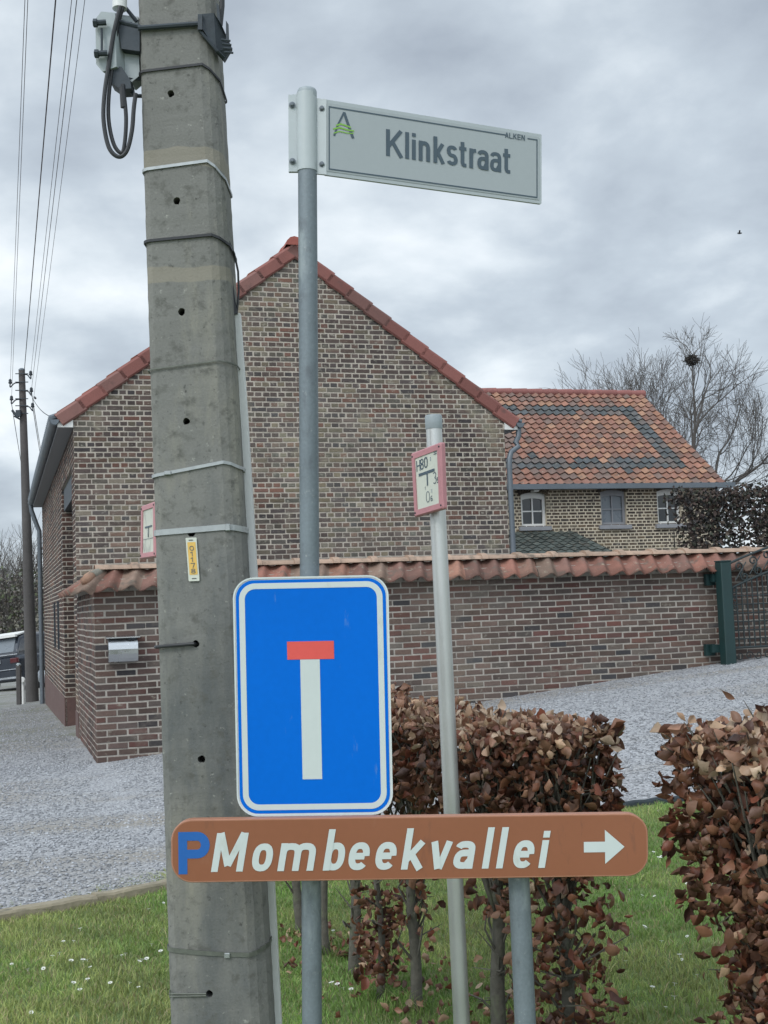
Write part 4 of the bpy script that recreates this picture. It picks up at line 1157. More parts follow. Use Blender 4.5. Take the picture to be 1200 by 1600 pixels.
# lettering placed from the positions seen on the photographed plate
def inv_u(px): # x in plate units from pixel, perspective along the plate
    best = min(range(0, 3376), key=lambda k: abs(projx(FQ(k / 10, 59)) - px)); return best / 10
def proj(p):
    d = p - Vector((0, 0, EYE)); z = d.dot(fw); return 600 + FPX * d.dot(rt) / z, 800 - FPX * d.dot(up) / z
def projx(p): return proj(p)[0]
word = [('K', 603, 630), ('l', 633, 638.8), ('i', 643.5, 649.3), ('n', 654, 671.5), ('k', 677, 695), ('s', 697.5, 715), ('t', 717.5, 728.5), ('r', 733, 744.5), ('a', 745.5, 763), ('a', 765.5, 783), ('t', 786, 797)]
items = []
for ch, a, b in word:
    xa, xb = inv_u(a), inv_u(b); items.append((ch, xa, xb - xa, 32.5 if ch != 'K' else 43, 43, 43.0))
mb = MB(); letters(mb, items, FQ, 5.9, .0009); mb.build('lettering', MT['ink'], body)
items = []; xx = [inv_u(789 + i * 6.35) for i in range(6)]
for i, ch in enumerate('ALKEN'): items.append((ch, xx[i], (xx[i + 1] - xx[i]) * .84, 7.5, 9.2, 102.3))
mb = MB(); letters(mb, items, FQ, 1.35, .0010); mb.build('small_lettering', MT['ink'], body)
mb = MB()      # municipal emblem: a tall A crossed by two green waves
def spx(px, py):
    # plate coords from pixel by small search
    x = inv_u(px); y0 = proj(FQ(x, 0))[1]; y1 = proj(FQ(x, 118))[1]; return x, (py - y0) / (y1 - y0) * 118
def stroke(mb, pix, w_, off):
    path = [spx(*p) for p in pix]; L_, R_, cl = ribbon(path, w_ / 2); n = len(L_)
    mb.add([FQ(p.x, p.y, off) for p in L_] + [FQ(p.x, p.y, off) for p in R_], [(i, i + n, i + 1 + n, i + 1) for i in range(n - 1)])
stroke(mb, [(522, 212.5), (528, 195), (537.5, 175.5)], 2.8, .0010); stroke(mb, [(551.5, 216.5), (545, 198), (537.3, 175.5)], 4.0, .00115)
mb.build('emblem_letter', MT['ink'], body)
mb = MB()
stroke(mb, [(525, 196.5), (532, 194), (540, 196.5), (548, 199.5)], 2.4, .0014); stroke(mb, [(520.5, 202), (530, 199.5), (541, 203), (553, 205)], 2.4, .0014); stroke(mb, [(521, 208.5), (530, 205.5), (541, 208), (552, 209)], 1.6, .0014)
mb.build('emblem_waves', MT['green'], body)

# ------------------------------------------------------------------ blue dead-end sign
BYD = 3.185
ds = thing('dead_end_sign', pt(490, 1275, BYD), 'blue dead-end road sign with a red-topped white T, in front of the concrete pole', 'road sign')
k = BYD / FPX
tl, tr, bl, br_ = pt(363.5, 903, BYD), pt(606.5, 898, BYD), pt(371, 1276, BYD), pt(614.5, 1272.5, BYD)
ux, uy = (tr - tl) / 243.0, (tl - bl) / 374.0
def FD(x, y, off=0):
    a, b = x / 243.0, y / 374.0; p = bl.lerp(br_, a).lerp(tl.lerp(tr, a), b); return p + Vector((0, -off, 0))
mb = MB(); ol = rrect(0, 0, 243, 374, 33, 10)
mb.prism([FD(x, y, .002) for x, y in ol], Vector((0, .0025, 0)))
n = len(ol)   # folded rim
inn = rrect(2.6, 2.6, 240.4, 371.4, 30.5, 10)
vs = [FD(x, y, .004) for x, y in ol] + [FD(x, y, -.016) for x, y in ol] + [FD(x, y, -.016) for x, y in inn] + [FD(x, y, .004) for x, y in inn]
mb.add(vs, [((i) + a * n, (i + 1) % n + a * n, (i + 1) % n + ((a + 1) % 4) * n, i + ((a + 1) % 4) * n) for a in range(4) for i in range(n)])
pan = mb.build('panel', MT['wedge'], ds)
mb = MB(); sheet(mb, FD, rrect(4.4, 4.4, 238.6, 369.6, 29, 10), .0030); mb.build('blue_face', MT['blue'], pan)
mb = MB(); ringsheet(mb, FD, rrect(9.5, 9.5, 233.5, 364.5, 25, 10), rrect(18.5, 18.5, 224.5, 355.5, 16.5, 10), .0037); mb.build('white_border', MT['wfilm'], pan)
mb = MB(); sheet(mb, FD, [(103, 56.5), (133.5, 56.5), (133.5, 243), (103, 243)], .0037); mb.build('white_bar', MT['wfilm'], pan)
mb = MB(); sheet(mb, FD, [(83, 243.3), (156, 243.3), (156, 271.5), (83, 271.5)], .0040); mb.build('red_bar', MT['red'], pan)
mb = MB()
for y in (60, 310):
    a, b = FD(40, y, -.012), FD(205, y, -.012); mb.obox(a, b - a, Vector((0, .012, 0)), Vector((0, 0, .03)))
    c = FD(120, y + 8, -.055); mb.tube([c - Vector((0, 0, .012)), c + Vector((0, 0, .012))], .030, 16)
    mb.build('mounting_rail', MT['zinc_l'], ds); mb = MB()

# ------------------------------------------------------------------ brown direction sign + its second post
BY2 = 3.14
bs = thing('direction_sign', pt(640, 1380, BY2), 'wide brown parking direction sign reading P Mombeekvallei with a white arrow to the right', 'direction sign')
tl, tr, bl, br_ = pt(267, 1281, BY2), pt(1012, 1270.5, BY2), pt(268, 1379.5, BY2), pt(1013, 1368.5, BY2)
def FB(x, y, off=0):
    a, b = (x - 267.5) / 745.0, y / 98.5; p = bl.lerp(br_, a).lerp(tl.lerp(tr, a), b); return p + Vector((0, -off, 0))
mb = MB(); ol = rrect(267.5, 0, 1012.5, 98.5, 33, 9)
mb.prism([FB(x, y, .0) for x, y in ol], Vector((0, .028, 0)))
n = len(ol); i1 = rrect(270, 2.5, 1010, 96, 30.5, 9)
vs = [FB(x, y, 0) for x, y in ol] + [FB(x, y, .002) for x, y in rrect(268.5, 1, 1011.5, 97.5, 32, 9)] + [FB(x, y, .002) for x, y in i1]
mb.add(vs, [(i + a * n, (i + 1) % n + a * n, (i + 1) % n + (a + 1) * n, i + (a + 1) * n) for a in range(2) for i in range(n)])
pan = mb.build('panel', pm('brown_metal_edge', (.34, .155, .095), .4, var=.06), bs)
mb = MB(); sheet(mb, FB, i1, .0022); mb.build('brown_face', MT['brown'], pan)
# baseline runs very slightly against the panel
def bl_y(px): return 16.5 + (px - 330) * -.0022
wd = [('M', 329.5, 49.5), ('o', 391, 31.5), ('m', 433, 56), ('b', 504, 31), ('e', 541.5, 32), ('e', 583.5, 32), ('k', 626, 34), ('v', 667.5, 33), ('a', 706, 31.5), ('l', 752, 11), ('l', 774, 11), ('e', 798.5, 32), ('i', 840, 11)]
items = []
for ch, x, w_ in wd:
    cap = 60.5 if ch == 'M' else 64.5
    if ch == 'i': cap = 58
    items.append((ch, x, w_, 43.5, cap, bl_y(x)))
mb = MB(); letters(mb, items, FB, 10.4, .0030, shear=.17); mb.build('lettering', MT['wfilm'], pan)
mb = MB(); letters(mb, [('P', 279, 49, 40, 66, 13.5)], FB, 13.8, .0030); mb.build('parking_letter', MT['pblue'], pan)
mb = MB(); ay = 46.5
sheet(mb, FB, [(912, ay - 8), (945, ay - 8), (945, ay - 26.5), (975.5, ay), (945, ay + 27), (945, ay + 8.5), (912, ay + 8.5)], .0032); mb.build('arrow', MT['wfilm'], pan)
P2Y = 3.21
zt2 = pt(806, 1282, P2Y).z; b0, t0 = postline((811.5, 1390), (820.5, 1590), P2Y, -.4, zt2 + .0)
p2 = thing('short_sign_post', Vector((b0.x, b0.y, gz(b0.x, b0.y))), 'short galvanised post holding up the right part of the brown direction sign', 'sign post')
mb = MB(); mb.tube([b0.lerp(t0, q / 12) for q in range(13)], .0268, 24); mb.build('pole', MT['galv'], p2, True)
mb = MB(); a_ = (t0 - b0).normalized(); mb.lathe(t0, [(.0275, -.02), (.0275, .004), (.023, .010), (.010, .014)], 24, a_); mb.build('cap', MT['alu_d'], p2, True)
mb = MB()
for (px_, base) in ((487, None), (806, None)):
    c = pt(px_, 1325, BY2 + .035); mb.obox(c + Vector((-.05, -.006, -.02)), Vector((.1, 0, 0)), Vector((0, .012, 0)), Vector((0, 0, .04)))
    mb.build('clamp', MT['zinc_l'], bs); mb = MB()

# ------------------------------------------------------------------ hydrant marker post with its plate
HY = 3.95
zt3 = pt(679, 655, HY).z; b0, t0 = postline((679.5, 700), (721, 1590), HY, -.4, zt3)
hp = thing('hydrant_marker_post', Vector((b0.x, b0.y, gz(b0.x, b0.y))), 'slim pale aluminium post with a grey cap carrying the H80 hydrant plate', 'sign post')
mb = MB(); mb.tube([b0.lerp(t0, q / 30) for q in range(31)], .0255, 28); mb.build('pole', MT['alu'], hp, True)
a_ = (t0 - b0).normalized(); mb = MB(); mb.lathe(t0, [(.0268, -.032), (.0275, -.03), (.0275, .008), (.025, .013), (.004, .0145)], 28, a_); mb.build('cap', MT['alu_d'], hp, True)
def hyd(name, corners, label, worn):
    TLp, TRp, BRp, BLp = corners
    g = thing(name, (BLp + BRp) / 2, label, 'hydrant sign', 'red-framed hydrant plates')
    nn = (TRp - TLp).cross(TLp - BLp).normalized()
    if nn.dot(Vector((0, 0, EYE)) - TLp) < 0: nn = -nn
    def FH(x, y, off=0): return BLp.lerp(BRp, x).lerp(TLp.lerp(TRp, x), y) + nn * off
    mb = MB(); rr = [(x, y) for x, y in rrect(0, 0, 1, 1, .035, 4)]
    mb.prism([FH(x, y, 0) for x, y in rr], -nn * .014)
    fx, fy = .125, .10
    i0 = rrect(fx, fy, 1 - fx, 1 - fy, .01, 4); n = len(rr)
    mb.add([FH(x, y, .0) for x, y in rr] + [FH(x, y, .004) for x, y in rrect(.03, .02, .97, .98, .03, 4)] + [FH(x, y, .004) for x, y in i0] + [FH(x, y, .0005) for x, y in i0],
           [(i + a * n, (i + 1) % n + a * n, (i + 1) % n + (a + 1) * n, i + (a + 1) * n) for a in range(3) for i in range(n)])
    fr_ = mb.build('frame', MT['pink'], g)
    mb = MB(); sheet(mb, FH, rrect(fx, fy, 1 - fx, 1 - fy, .01, 4), .0008); pl_ = mb.build('plate', MT['hworn'] if worn else MT['hwhite'], g)
    mb = MB()
    for x, y in ((.06, .06), (.94, .06), (.06, .94), (.94, .94)): mb = MB(); mb.lathe(FH(x, y, .004), [(.0032, 0), (.0028, .0016), (.001, .002)], 8, nn); mb.build('screw', MT['iron'], g)
    return g, FH, pl_, fx, fy
# plate on the aluminium post (turned well away to the left)
cor = [pt(642.5, 709, 3.955), pt(690, 690.5, 3.84), pt(693.5, 795, 3.84), pt(648, 808.5, 3.955)]
g, FH, pl_, fx, fy = hyd('hydrant_sign', cor, 'red-framed white H80 hydrant plate turned aside on the pale aluminium post', False)
mb = MB()
def hl(items, sw, off=.0016):
    FF = lambda x, y, o: FH(x / 150.0, y / 200.0, o); letters(mb, items, FF, sw, off)
hl([('H', 24, 20, 34, 34, 137), ('8', 43, 18, 34, 34, 138), ('0', 63, 18, 34, 34, 139)], 4.2)
hl([('3', 103, 17, 34, 36, 82), ('5', 122, 9, 16, 17, 82)], 3.0)
hl([('0', 65, 19, 32, 34, 33), ('6', 88, 10, 16, 17, 33)], 2.6)
hl([('1', 61, 5, 10, 10, 74), ('L', 117, 10, 5, 5, 170)], 1.6)
mb.build('digits', MT['ink'], pl_)
mb = MB(); FF = lambda x, y, o: FH(x / 150.0, y / 200.0, o)
sheet(mb, FF, [(34, 120), (113, 120), (113, 129), (34, 129)], .0022); sheet(mb, FF, [(73, 84), (79, 84), (79, 120), (73, 120)], .0024)
sheet(mb, FF, [(112, 170), (127, 170), (127, 172.5), (112, 172.5)], .0022); sheet(mb, FF, [(112, 176), (127, 176), (127, 178), (112, 178)], .0022)
mb.build('position_mark', MT['ink'], pl_)
mb = MB()
pc = t0.lerp(b0, .0) ; zc = pt(680, 745, HY).z; cpost = b0.lerp(t0, (zc - b0.z) / (t0.z - b0.z))
for dz in (-.05, .05):
    mb.tube([cpost + Z * (dz - .008), cpost + Z * (dz + .008)], .0275, 18); mb.obox(cpost + Vector((-.02, -.07, dz - .006)), Vector((.03, 0, 0)), Vector((0, .05, 0)), Vector((0, 0, .012)))
    mb.build('clamp', MT['alu_d'], g, True); mb = MB()
# weathered plate on the left flank of the concrete pole
cor = [pt(222, 791, 3.67), pt(243.5, 783, 3.53), pt(245, 870, 3.53), pt(220.5, 873.5, 3.67)]
g2, FH, pl2, fx, fy = hyd('hydrant_sign', cor, 'weathered red-framed hydrant plate mounted edge-on beside the concrete pole', True)
mb = MB(); FF = lambda x, y, o: FH(x / 150.0, y / 200.0, o)
sheet(mb, FF, [(40, 112), (112, 112), (112, 118), (40, 118)], .0020); sheet(mb, FF, [(26, 70), (124, 70), (124, 71.6), (26, 71.6)], .0020)
sheet(mb, FF, [(72, 76), (78, 76), (78, 112), (72, 112)], .0022)
mb.build('position_mark', MT['ink'], pl2)

# ------------------------------------------------------------------ letterbox
def on_wall(px, py):   # hit of a pixel ray with the garden wall face
    d = fw * FPX + rt * (px - 600) - up * (py - 800); o = Vector((0, 0, EYE)); q = H(0, WT, 0)
    k_ = (q - o).dot(V) / d.dot(V); return o + d * k_
a = on_wall(167, 1036); b = on_wall(215, 992); s0, _ = st(a.x, a.y); s1, _ = st(b.x, b.y); z0, z1 = a.z, b.z
lb = thing('letterbox', H((s0 + s1) / 2, WT, z0), 'stainless steel letterbox with a rounded lid on the garden wall', 'letterbox')
mb = MB(); prof = [(0, 0), (.06, 0), (.085, .012), (.102, .045), (.112, .09), (.114, .14), (.108, .185), (.088, .225), (.055, .25), (0, .262)]
hh = z1 - z0; kk = hh / .28
mb.prism([H(s0 + .01, WT - .008 - p, z0 + q * kk) for p, q in prof], U * (s1 - s0 - .02)); body = mb.build('body', MT['steel'], lb, False)
mb = MB(); prof = [(0.0, .268), (.125, .256), (.125, .268), (0.0, .282)]
mb.prism([H(s0 - .012, WT - .008 - p, z0 + q * kk) for p, q in prof], U * (s1 - s0 + .024)); mb.build('lid', MT['steel'], lb)
mb = MB(); mb.obox(H(s0 + .02, WT - .098, z0 + .185 * kk), U * (s1 - s0 - .04), -V * .006, Z * .006); mb.obox(H(s1 - .10, WT - .112, z0 + .236 * kk), U * .07, -V * .004, Z * .018); mb.build('slot', MT['iron'], lb)

# ------------------------------------------------------------------ green gate folded against the wall
GT = -3.02
gs, _ = st(*(pt(1131, 960, 14.0).xy)); gs = 7.13
def gpt(px, py):
    d = fw * FPX + rt * (px - 600) - up * (py - 800); o = Vector((0, 0, EYE)); q = H(0, GT, 0)
    k_ = (q - o).dot(V) / d.dot(V); return o + d * k_
pb, ptp = gpt(1139, 1046), gpt(1131.5, 878)
gt_ = thing('garden_gate', Vector((pb.x, pb.y, pb.z)), 'dark green wrought iron garden gate folded back against the garden wall', 'gate')
mb = MB(); cz = (pb.z - .15 + ptp.z) / 2; mb.chbox(Vector((pb.x, pb.y, cz)), U, V, Z, .067, .067, (ptp.z - pb.z + .15) / 2, .008); mb.build('post', MT['ggreen'], gt_)
mb = MB(); mb.chbox(Vector((pb.x, pb.y, ptp.z + .008)), U, V, Z, .07, .07, .008, .003); mb.build('post_cap', MT['ggreen'], gt_)
mb = MB()
for (py_, hh_) in ((905, .13), (1016, .13)):
    q = gpt(1121, py_); sq, _t = st(q.x, q.y)
    mb.obox(H(sq - .06, WT - .03, q.z - hh_ / 2), U * .12, V * -.05, Z * hh_); mb.obox(H(sq - .02, WT - .10, q.z - .03), U * .10, V * -.05, Z * .09)
    mb.build('hinge', MT['ggreen'], gt_); mb = MB()
ss, _ = st(pb.x, pb.y); LZ = lambda px, py: gpt(px, py)
mb = MB()
def gp(s_, z): return H(s_, GT, z)
GL = 1.75
def rail1(u_): return ptp.z - .02 + .28 * math.sin(min(1, u_ / GL) * math.pi / 2) ** .9 * 1.0 + .12 * (u_ / GL)
def rail2(u_): return rail1(u_) - .285 + .03 * (u_ / GL)
x0 = ss + .085
mb.tube([gp(x0 + u_, rail1(u_)) for u_ in np.linspace(0, GL, 24)], .014, 8); mb.tube([gp(x0 + u_, rail2(u_)) for u_ in np.linspace(0, GL, 24)], .014, 8)
zb = pb.z + .05; zm = pb.z + .24
for z in (zb, zm): mb.tube([gp(x0, z), gp(x0 + GL, z)], .014, 6)
mb.tube([gp(x0 + .0, zb), gp(x0 + .0, rail1(0))], .018, 6); mb.tube([gp(x0 + GL, zb), gp(x0 + GL, rail1(GL))], .018, 6)
mb.build('frame', MT['gdark'], gt_)
mb = MB()
nb_ = int(GL / .068)
for i in range(1, nb_): u_ = i * GL / nb_; mb.tube([gp(x0 + u_, zm), gp(x0 + u_, rail2(u_))], .0095, 5)
for i in range(1, 11):
    z = zm + i * .098
    if z < rail2(0) - .03: mb.tube([gp(x0, z), gp(x0 + GL, z)], .007, 5)
mb.build('bars', MT['gdark'], gt_)
mb = MB()
def spiral(c, r_, turns, a0, sgn):
    o = []
    for i in range(20):
        k_ = i / 19; a = a0 + sgn * turns * 2 * math.pi * k_; q = r_ * (1 - .75 * k_); o.append(c + U * (math.cos(a) * q) + Z * (math.sin(a) * q))
    return o
for i in range(9):
    u_ = .12 + i * .19; zc = (rail1(u_) + rail2(u_)) / 2
    mb.tube(spiral(gp(x0 + u_, zc + .055), .06, 1.3, -1.2, 1), .0095, 5); mb.tube(spiral(gp(x0 + u_ + .07, zc - .055), .06, 1.3, 2.0, 1), .0095, 5)
    mb.tube([gp(x0 + u_ - .05, zc - .1), gp(x0 + u_ + .02, zc), gp(x0 + u_ + .1, zc + .11)], .007, 5)
for i in range(14):
    u_ = .07 + i * .122; zc = (zb + zm) / 2
    mb.tube(spiral(gp(x0 + u_, zc), .05, 1.2, 0 if i % 2 else 3.1, 1), .0065, 5)
for i in range(5): mb.tube(spiral(gp(x0 + .05, rail2(0) - .03 - i * .05), .04, 1.1, i, 1), .0065, 5)
mb.build('scrollwork', MT['gdark'], gt_)

# ------------------------------------------------------------------ timber edging and dark kerb strip
def edge_beam(pts, wdt, hgt, name, mat, label, cat):
    mb = MB(); n = len(pts)
    vs = []
    for i, (x, y) in enumerate(pts):
        a = pts[max(0, i - 1)]; b = pts[min(n - 1, i + 1)]; d = Vector((b[0] - a[0], b[1] - a[1], 0)).normalized(); q = Vector((-d.y, d.x, 0)) * wdt / 2
        z = gz(x, y); jj = random.uniform(-.006, .006); c = Vector((x, y, z))
        vs += [c - q + Z * (-.08), c - q * (1 + jj) + Z * (hgt - .012 + jj), c - q * .8 + Z * (hgt + jj), c + q * .8 + Z * (hgt + jj), c + q + Z * (hgt - .01), c + q - Z * .08]
    fs = [(i * 6 + j, i * 6 + (j + 1) % 6, (i + 1) * 6 + (j + 1) % 6, (i + 1) * 6 + j) for i in range(n - 1) for j in range(6)] + [tuple(range(5, -1, -1)), tuple((n - 1) * 6 + j for j in range(6))]
    mb.add(vs, fs); o = mb.build(name, mat); tag(o, label, cat); return o
def bpts(x0, x1, step=.08): return [(x, border(x) + .0 + .012 * math.sin(x * 5)) for x in np.arange(x0, x1, step)]
edge_beam(bpts(-2.9, -1.58), .085, .030, 'edging_timber', MT['wood'], 'grey weathered edging timber at the far left, along the gravel', 'edging timber')
edge_beam(bpts(-1.625, -.05), .07, .032, 'edging_timber', MT['wood'], 'weathered edging timber running behind the concrete pole', 'edging timber')
edge_beam(bpts(-.04, 4.2), .03, .018, 'edging_strip', MT['iron'], 'thin dark edging strip between lawn and gravel right of the beech hedge', 'edging')

# ------------------------------------------------------------------ leaves as curled, folded blades
def leaf_templates(nk, curl=(.5, 3.0), fold=(.3, 1.6)):
    T = []
    ts = [0, .1, .28, .5, .74, .92, 1.0]; ws = [.015, .13, .26, .31, .23, .10, .005]
    for k in range(nk):
        c = random.uniform(*curl); fo = random.uniform(*fold); tw_ = random.uniform(-.9, .9); v = []
        for t, w_ in zip(ts, ws):
            y = math.sin(c * t) / c; z = (1 - math.cos(c * t)) / c; a = tw_ * t
            nx, nz = math.cos(c * t), math.sin(c * t)
            for sx in (-1, 0, 1):
                x = sx * w_; zz_ = abs(sx) * w_ * fo + random.uniform(-.03, .03) * abs(sx)
                xr, zr_ = x * math.cos(a) - zz_ * math.sin(a), x * math.sin(a) + zz_ * math.cos(a)
                v.append((xr + random.uniform(-.02, .02), y - zr_ * nz, z + zr_ * nx + random.uniform(-.045, .045)))
        T.append(v)
    f = [(r_ * 3 + i, r_ * 3 + i + 1, (r_ + 1) * 3 + i + 1, (r_ + 1) * 3 + i) for r_ in range(6) for i in range(2)]
    return np.array(T), np.array(f)
LT, LF = leaf_templates(24)
def leaf_cloud(name, pos, axis, size, col, mat, parent=None, T=LT, F_=LF, smooth='soft'):
    """pos Nx3, axis Nx3 (direction base->tip), size N, col Nx3"""
    n = len(pos); ax = axis / np.linalg.norm(axis, axis=1, keepdims=True)
    rnd = RNG.normal(size=(n, 3)); s_ = np.cross(ax, rnd); s_ /= np.linalg.norm(s_, axis=1, keepdims=True); nn = np.cross(s_, ax)
    Mx = np.stack([s_, ax, nn], axis=2)
    t = T[RNG.integers(0, len(T), n)] * size[:, None, None]
    v = np.einsum('nij,nkj->nki', Mx, t) + pos[:, None, :]
    k = t.shape[1]; f = F_[None] + (np.arange(n) * k)[:, None, None]
    return mkmesh(name, v.reshape(-1, 3), f.reshape(-1, F_.shape[1]), np.repeat(col, k, axis=0), mat, parent, smooth)
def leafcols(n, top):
    """dead beech leaves: copper brown, the uppermost painted lighter as if lit by the sky; top 0..1"""
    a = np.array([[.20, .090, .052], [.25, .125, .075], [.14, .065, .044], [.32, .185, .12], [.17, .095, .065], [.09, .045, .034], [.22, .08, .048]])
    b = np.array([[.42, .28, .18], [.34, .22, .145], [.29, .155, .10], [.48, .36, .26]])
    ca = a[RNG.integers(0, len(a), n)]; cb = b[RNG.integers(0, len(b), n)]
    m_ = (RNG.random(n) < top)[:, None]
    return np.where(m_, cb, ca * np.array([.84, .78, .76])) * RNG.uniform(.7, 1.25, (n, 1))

HG1 = 'beech bushes of the clipped hedge behind the signs'; HG2 = 'beech bushes of the hedge at the right edge'
def beech(base, label, group, crown, low=None, nleaf=500, trunk_r=.024, lean=(0, 0), twigs=40, fork=False):
    """crown: (z0,z1,half length along the row,half depth); low: (z0,z1,radius,leaves)"""
    rowd = Vector((-.49, .87, 0)) if group == HG1 else Vector((-.35, .94, 0)); perp = Vector((rowd.y, -rowd.x, 0))
    x, y = base; g0 = gz(x, y) - .02
    t_ = thing('beech_bush', (x, y, g0), label, 'bush', group)
    z0, z1, hl_, hd = crown
    mb = MB(); P = []
    for i in range(12):
        k = i / 11; P.append(Vector((x + lean[0] * k + .010 * math.sin(k * 9 + x * 9), y + lean[1] * k + .008 * math.sin(k * 7), g0 - .03 + (z1 - .08 - g0) * k)))
    mb.tube(P, [trunk_r * (1.25 if i == 0 else 1.0) * (1 - .6 * i / 11) for i in range(12)], 9)
    tips = []
    def pick_pos():
        a, b = random.uniform(-1, 1), random.uniform(-1, 1)
        c = random.betavariate(1.6, 1.1); 
        return Vector((x + lean[0], y + lean[1], 0)) + rowd * (a * hl_) + perp * (b * hd) + Z * (z0 + (z1 - z0) * c)
    for i in range(int(twigs * 1.6)):
        k = random.uniform(.45, 1.0); s_ = P[int(k * 11)]; e_ = pick_pos() if random.random() < .85 or not low else None
        if e_ is None: e_ = P[int(k * 6)] + Vector((random.uniform(-1, 1), random.uniform(-1, 1), .6)) * low[2]; s_ = P[int(k * 5)]
        mid = s_.lerp(e_, .5) + Vector((random.uniform(-.04, .04), random.uniform(-.04, .04), .03))
        mb.tube([s_, mid, e_, e_ + (e_ - mid).normalized() * .05], [.006, .004, .0025, .001], 4, False)
        tips.append((mid, e_))
    if fork:
        s_ = P[6]; mb.tube([s_, s_ + Vector((.05, .02, .12)), s_ + Vector((.09, .03, .35))], [.014, .011, .007], 7)
    mb.build('trunk', MT['bark'], t_, True)
    pos, axs, top = [], [], []
    nleaf = int(nleaf * 1.4)
    for i in range(nleaf):
        a, b, c = random.uniform(-1, 1), random.uniform(-1, 1), random.uniform(0, 1)
        q = random.random()
        if q < .34: b = (-1 if random.random() < .8 else 1) * random.uniform(.75, 1.12)     # faces of the clipped block
        elif q < .56: c = random.uniform(.82, 1.07)
        elif q < .66: a = random.choice((-1, 1)) * random.uniform(.8, 1.1)
        c0 = .06 * math.sin(a * 5 + x * 4) ; cc = c if c > .25 else c + random.uniform(0, .15) + c0
        p = Vector((x + lean[0], y + lean[1], 0)) + rowd * (a * hl_) + perp * (-b * hd) + Z * (z0 + (z1 - z0) * cc)
        pos.append(p); out_ = perp * (-b) + rowd * a * .5 + Z * (random.uniform(-2.2, .0) if c < .8 else random.uniform(-.9, .9))
        axs.append(out_ + Vector((random.gauss(0, .5), random.gauss(0, .5), random.gauss(0, .3)))); top.append(.06 + .55 * max(0, (c - .72) / .28))  # upper leaves take paler colours, light from the sky painted in
    if low:
        lz0, lz1, lr, ln = low
        for i in range(int(ln * 1.35)):
            a = random.uniform(0, 2 * math.pi); r_ = lr * math.sqrt(random.random()) * (1.0 + .35 * math.sin(i * .7))
            z = random.uniform(lz0, lz1); k = (z - g0) / (z1 - g0)
            p = Vector((x + lean[0] * k + math.cos(a) * r_, y + lean[1] * k + math.sin(a) * r_, z))
            pos.append(p); axs.append(Vector((math.cos(a), math.sin(a), random.uniform(-1.8, .1)))); top.append(.05)
    n = len(pos); pos = np.array(pos); axs = np.array(axs); top = np.array(top)
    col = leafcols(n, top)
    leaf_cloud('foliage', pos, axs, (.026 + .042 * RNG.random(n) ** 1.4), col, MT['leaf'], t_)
    return t_
def bpx(px, Y): p = pt(px, 1400, Y); return p.x, Y
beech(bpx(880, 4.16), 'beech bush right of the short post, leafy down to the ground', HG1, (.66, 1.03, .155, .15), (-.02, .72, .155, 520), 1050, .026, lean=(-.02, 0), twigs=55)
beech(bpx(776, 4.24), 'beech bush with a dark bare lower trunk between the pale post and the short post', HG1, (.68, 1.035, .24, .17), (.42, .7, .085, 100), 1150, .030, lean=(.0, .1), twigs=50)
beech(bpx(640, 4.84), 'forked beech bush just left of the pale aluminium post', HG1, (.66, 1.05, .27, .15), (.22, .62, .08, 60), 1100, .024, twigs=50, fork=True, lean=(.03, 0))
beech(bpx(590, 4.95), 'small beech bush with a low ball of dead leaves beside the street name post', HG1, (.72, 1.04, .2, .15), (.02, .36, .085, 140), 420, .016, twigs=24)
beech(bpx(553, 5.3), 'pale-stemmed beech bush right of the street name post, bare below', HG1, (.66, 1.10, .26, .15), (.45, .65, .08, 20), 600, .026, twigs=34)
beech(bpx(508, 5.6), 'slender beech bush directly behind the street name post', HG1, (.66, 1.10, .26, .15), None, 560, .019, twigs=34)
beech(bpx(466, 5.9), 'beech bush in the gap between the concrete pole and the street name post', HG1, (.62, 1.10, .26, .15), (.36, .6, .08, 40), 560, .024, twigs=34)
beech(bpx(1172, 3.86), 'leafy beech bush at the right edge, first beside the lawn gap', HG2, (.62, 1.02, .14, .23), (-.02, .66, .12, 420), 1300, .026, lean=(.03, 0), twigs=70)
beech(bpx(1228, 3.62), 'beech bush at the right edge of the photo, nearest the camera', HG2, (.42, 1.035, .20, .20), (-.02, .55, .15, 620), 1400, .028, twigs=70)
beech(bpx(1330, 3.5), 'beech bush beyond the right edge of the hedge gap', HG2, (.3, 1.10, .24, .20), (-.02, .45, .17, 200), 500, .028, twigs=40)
# fallen leaves on the grass
pos = []; 
for i in range(340):
    y = random.uniform(4.1, 6.0); x = .62 - (y - 4.1) * .57 + random.gauss(0, .22); pos.append((x, y, gz(x, y) + random.uniform(.008, .02)))
n = len(pos); ax_ = RNG.normal(size=(n, 3)); ax_[:, 2] *= .15
tag(leaf_cloud('fallen_leaves', np.array(pos), ax_, RNG.uniform(.03, .055, n), leafcols(n, np.full(n, .3)), MT['leaf']), 'dead brown leaves lying in the grass under the beech hedge', 'fallen leaves', kind='stuff')

# ------------------------------------------------------------------ grass and daisies
def lowf(x, y): return np.sin(x * 3.1 + 1.3 * np.sin(y * 2.2)) * .5 + np.sin(y * 4.3 + x * 1.7 + 2) * .3 + np.sin(x * 9 + y * 7) * .2
n = 270000
Y = 3.6 + (RNG.random(n) ** .9) * 5.2; X = RNG.uniform(-1, 1, n) * (.345 * Y + 1.15)
bx_ = np.interp(X, [-60, -8, -1.97, -1.26, -.3, 1.5, 4.0, 9, 60], [-8.0, 1.7, 6.55, 7.05, 7.6, 8.25, 8.7, 9.3, 14.0])
ok = Y < bx_ - .03 + RNG.normal(0, .03, n)
X, Y = X[ok], Y[ok]
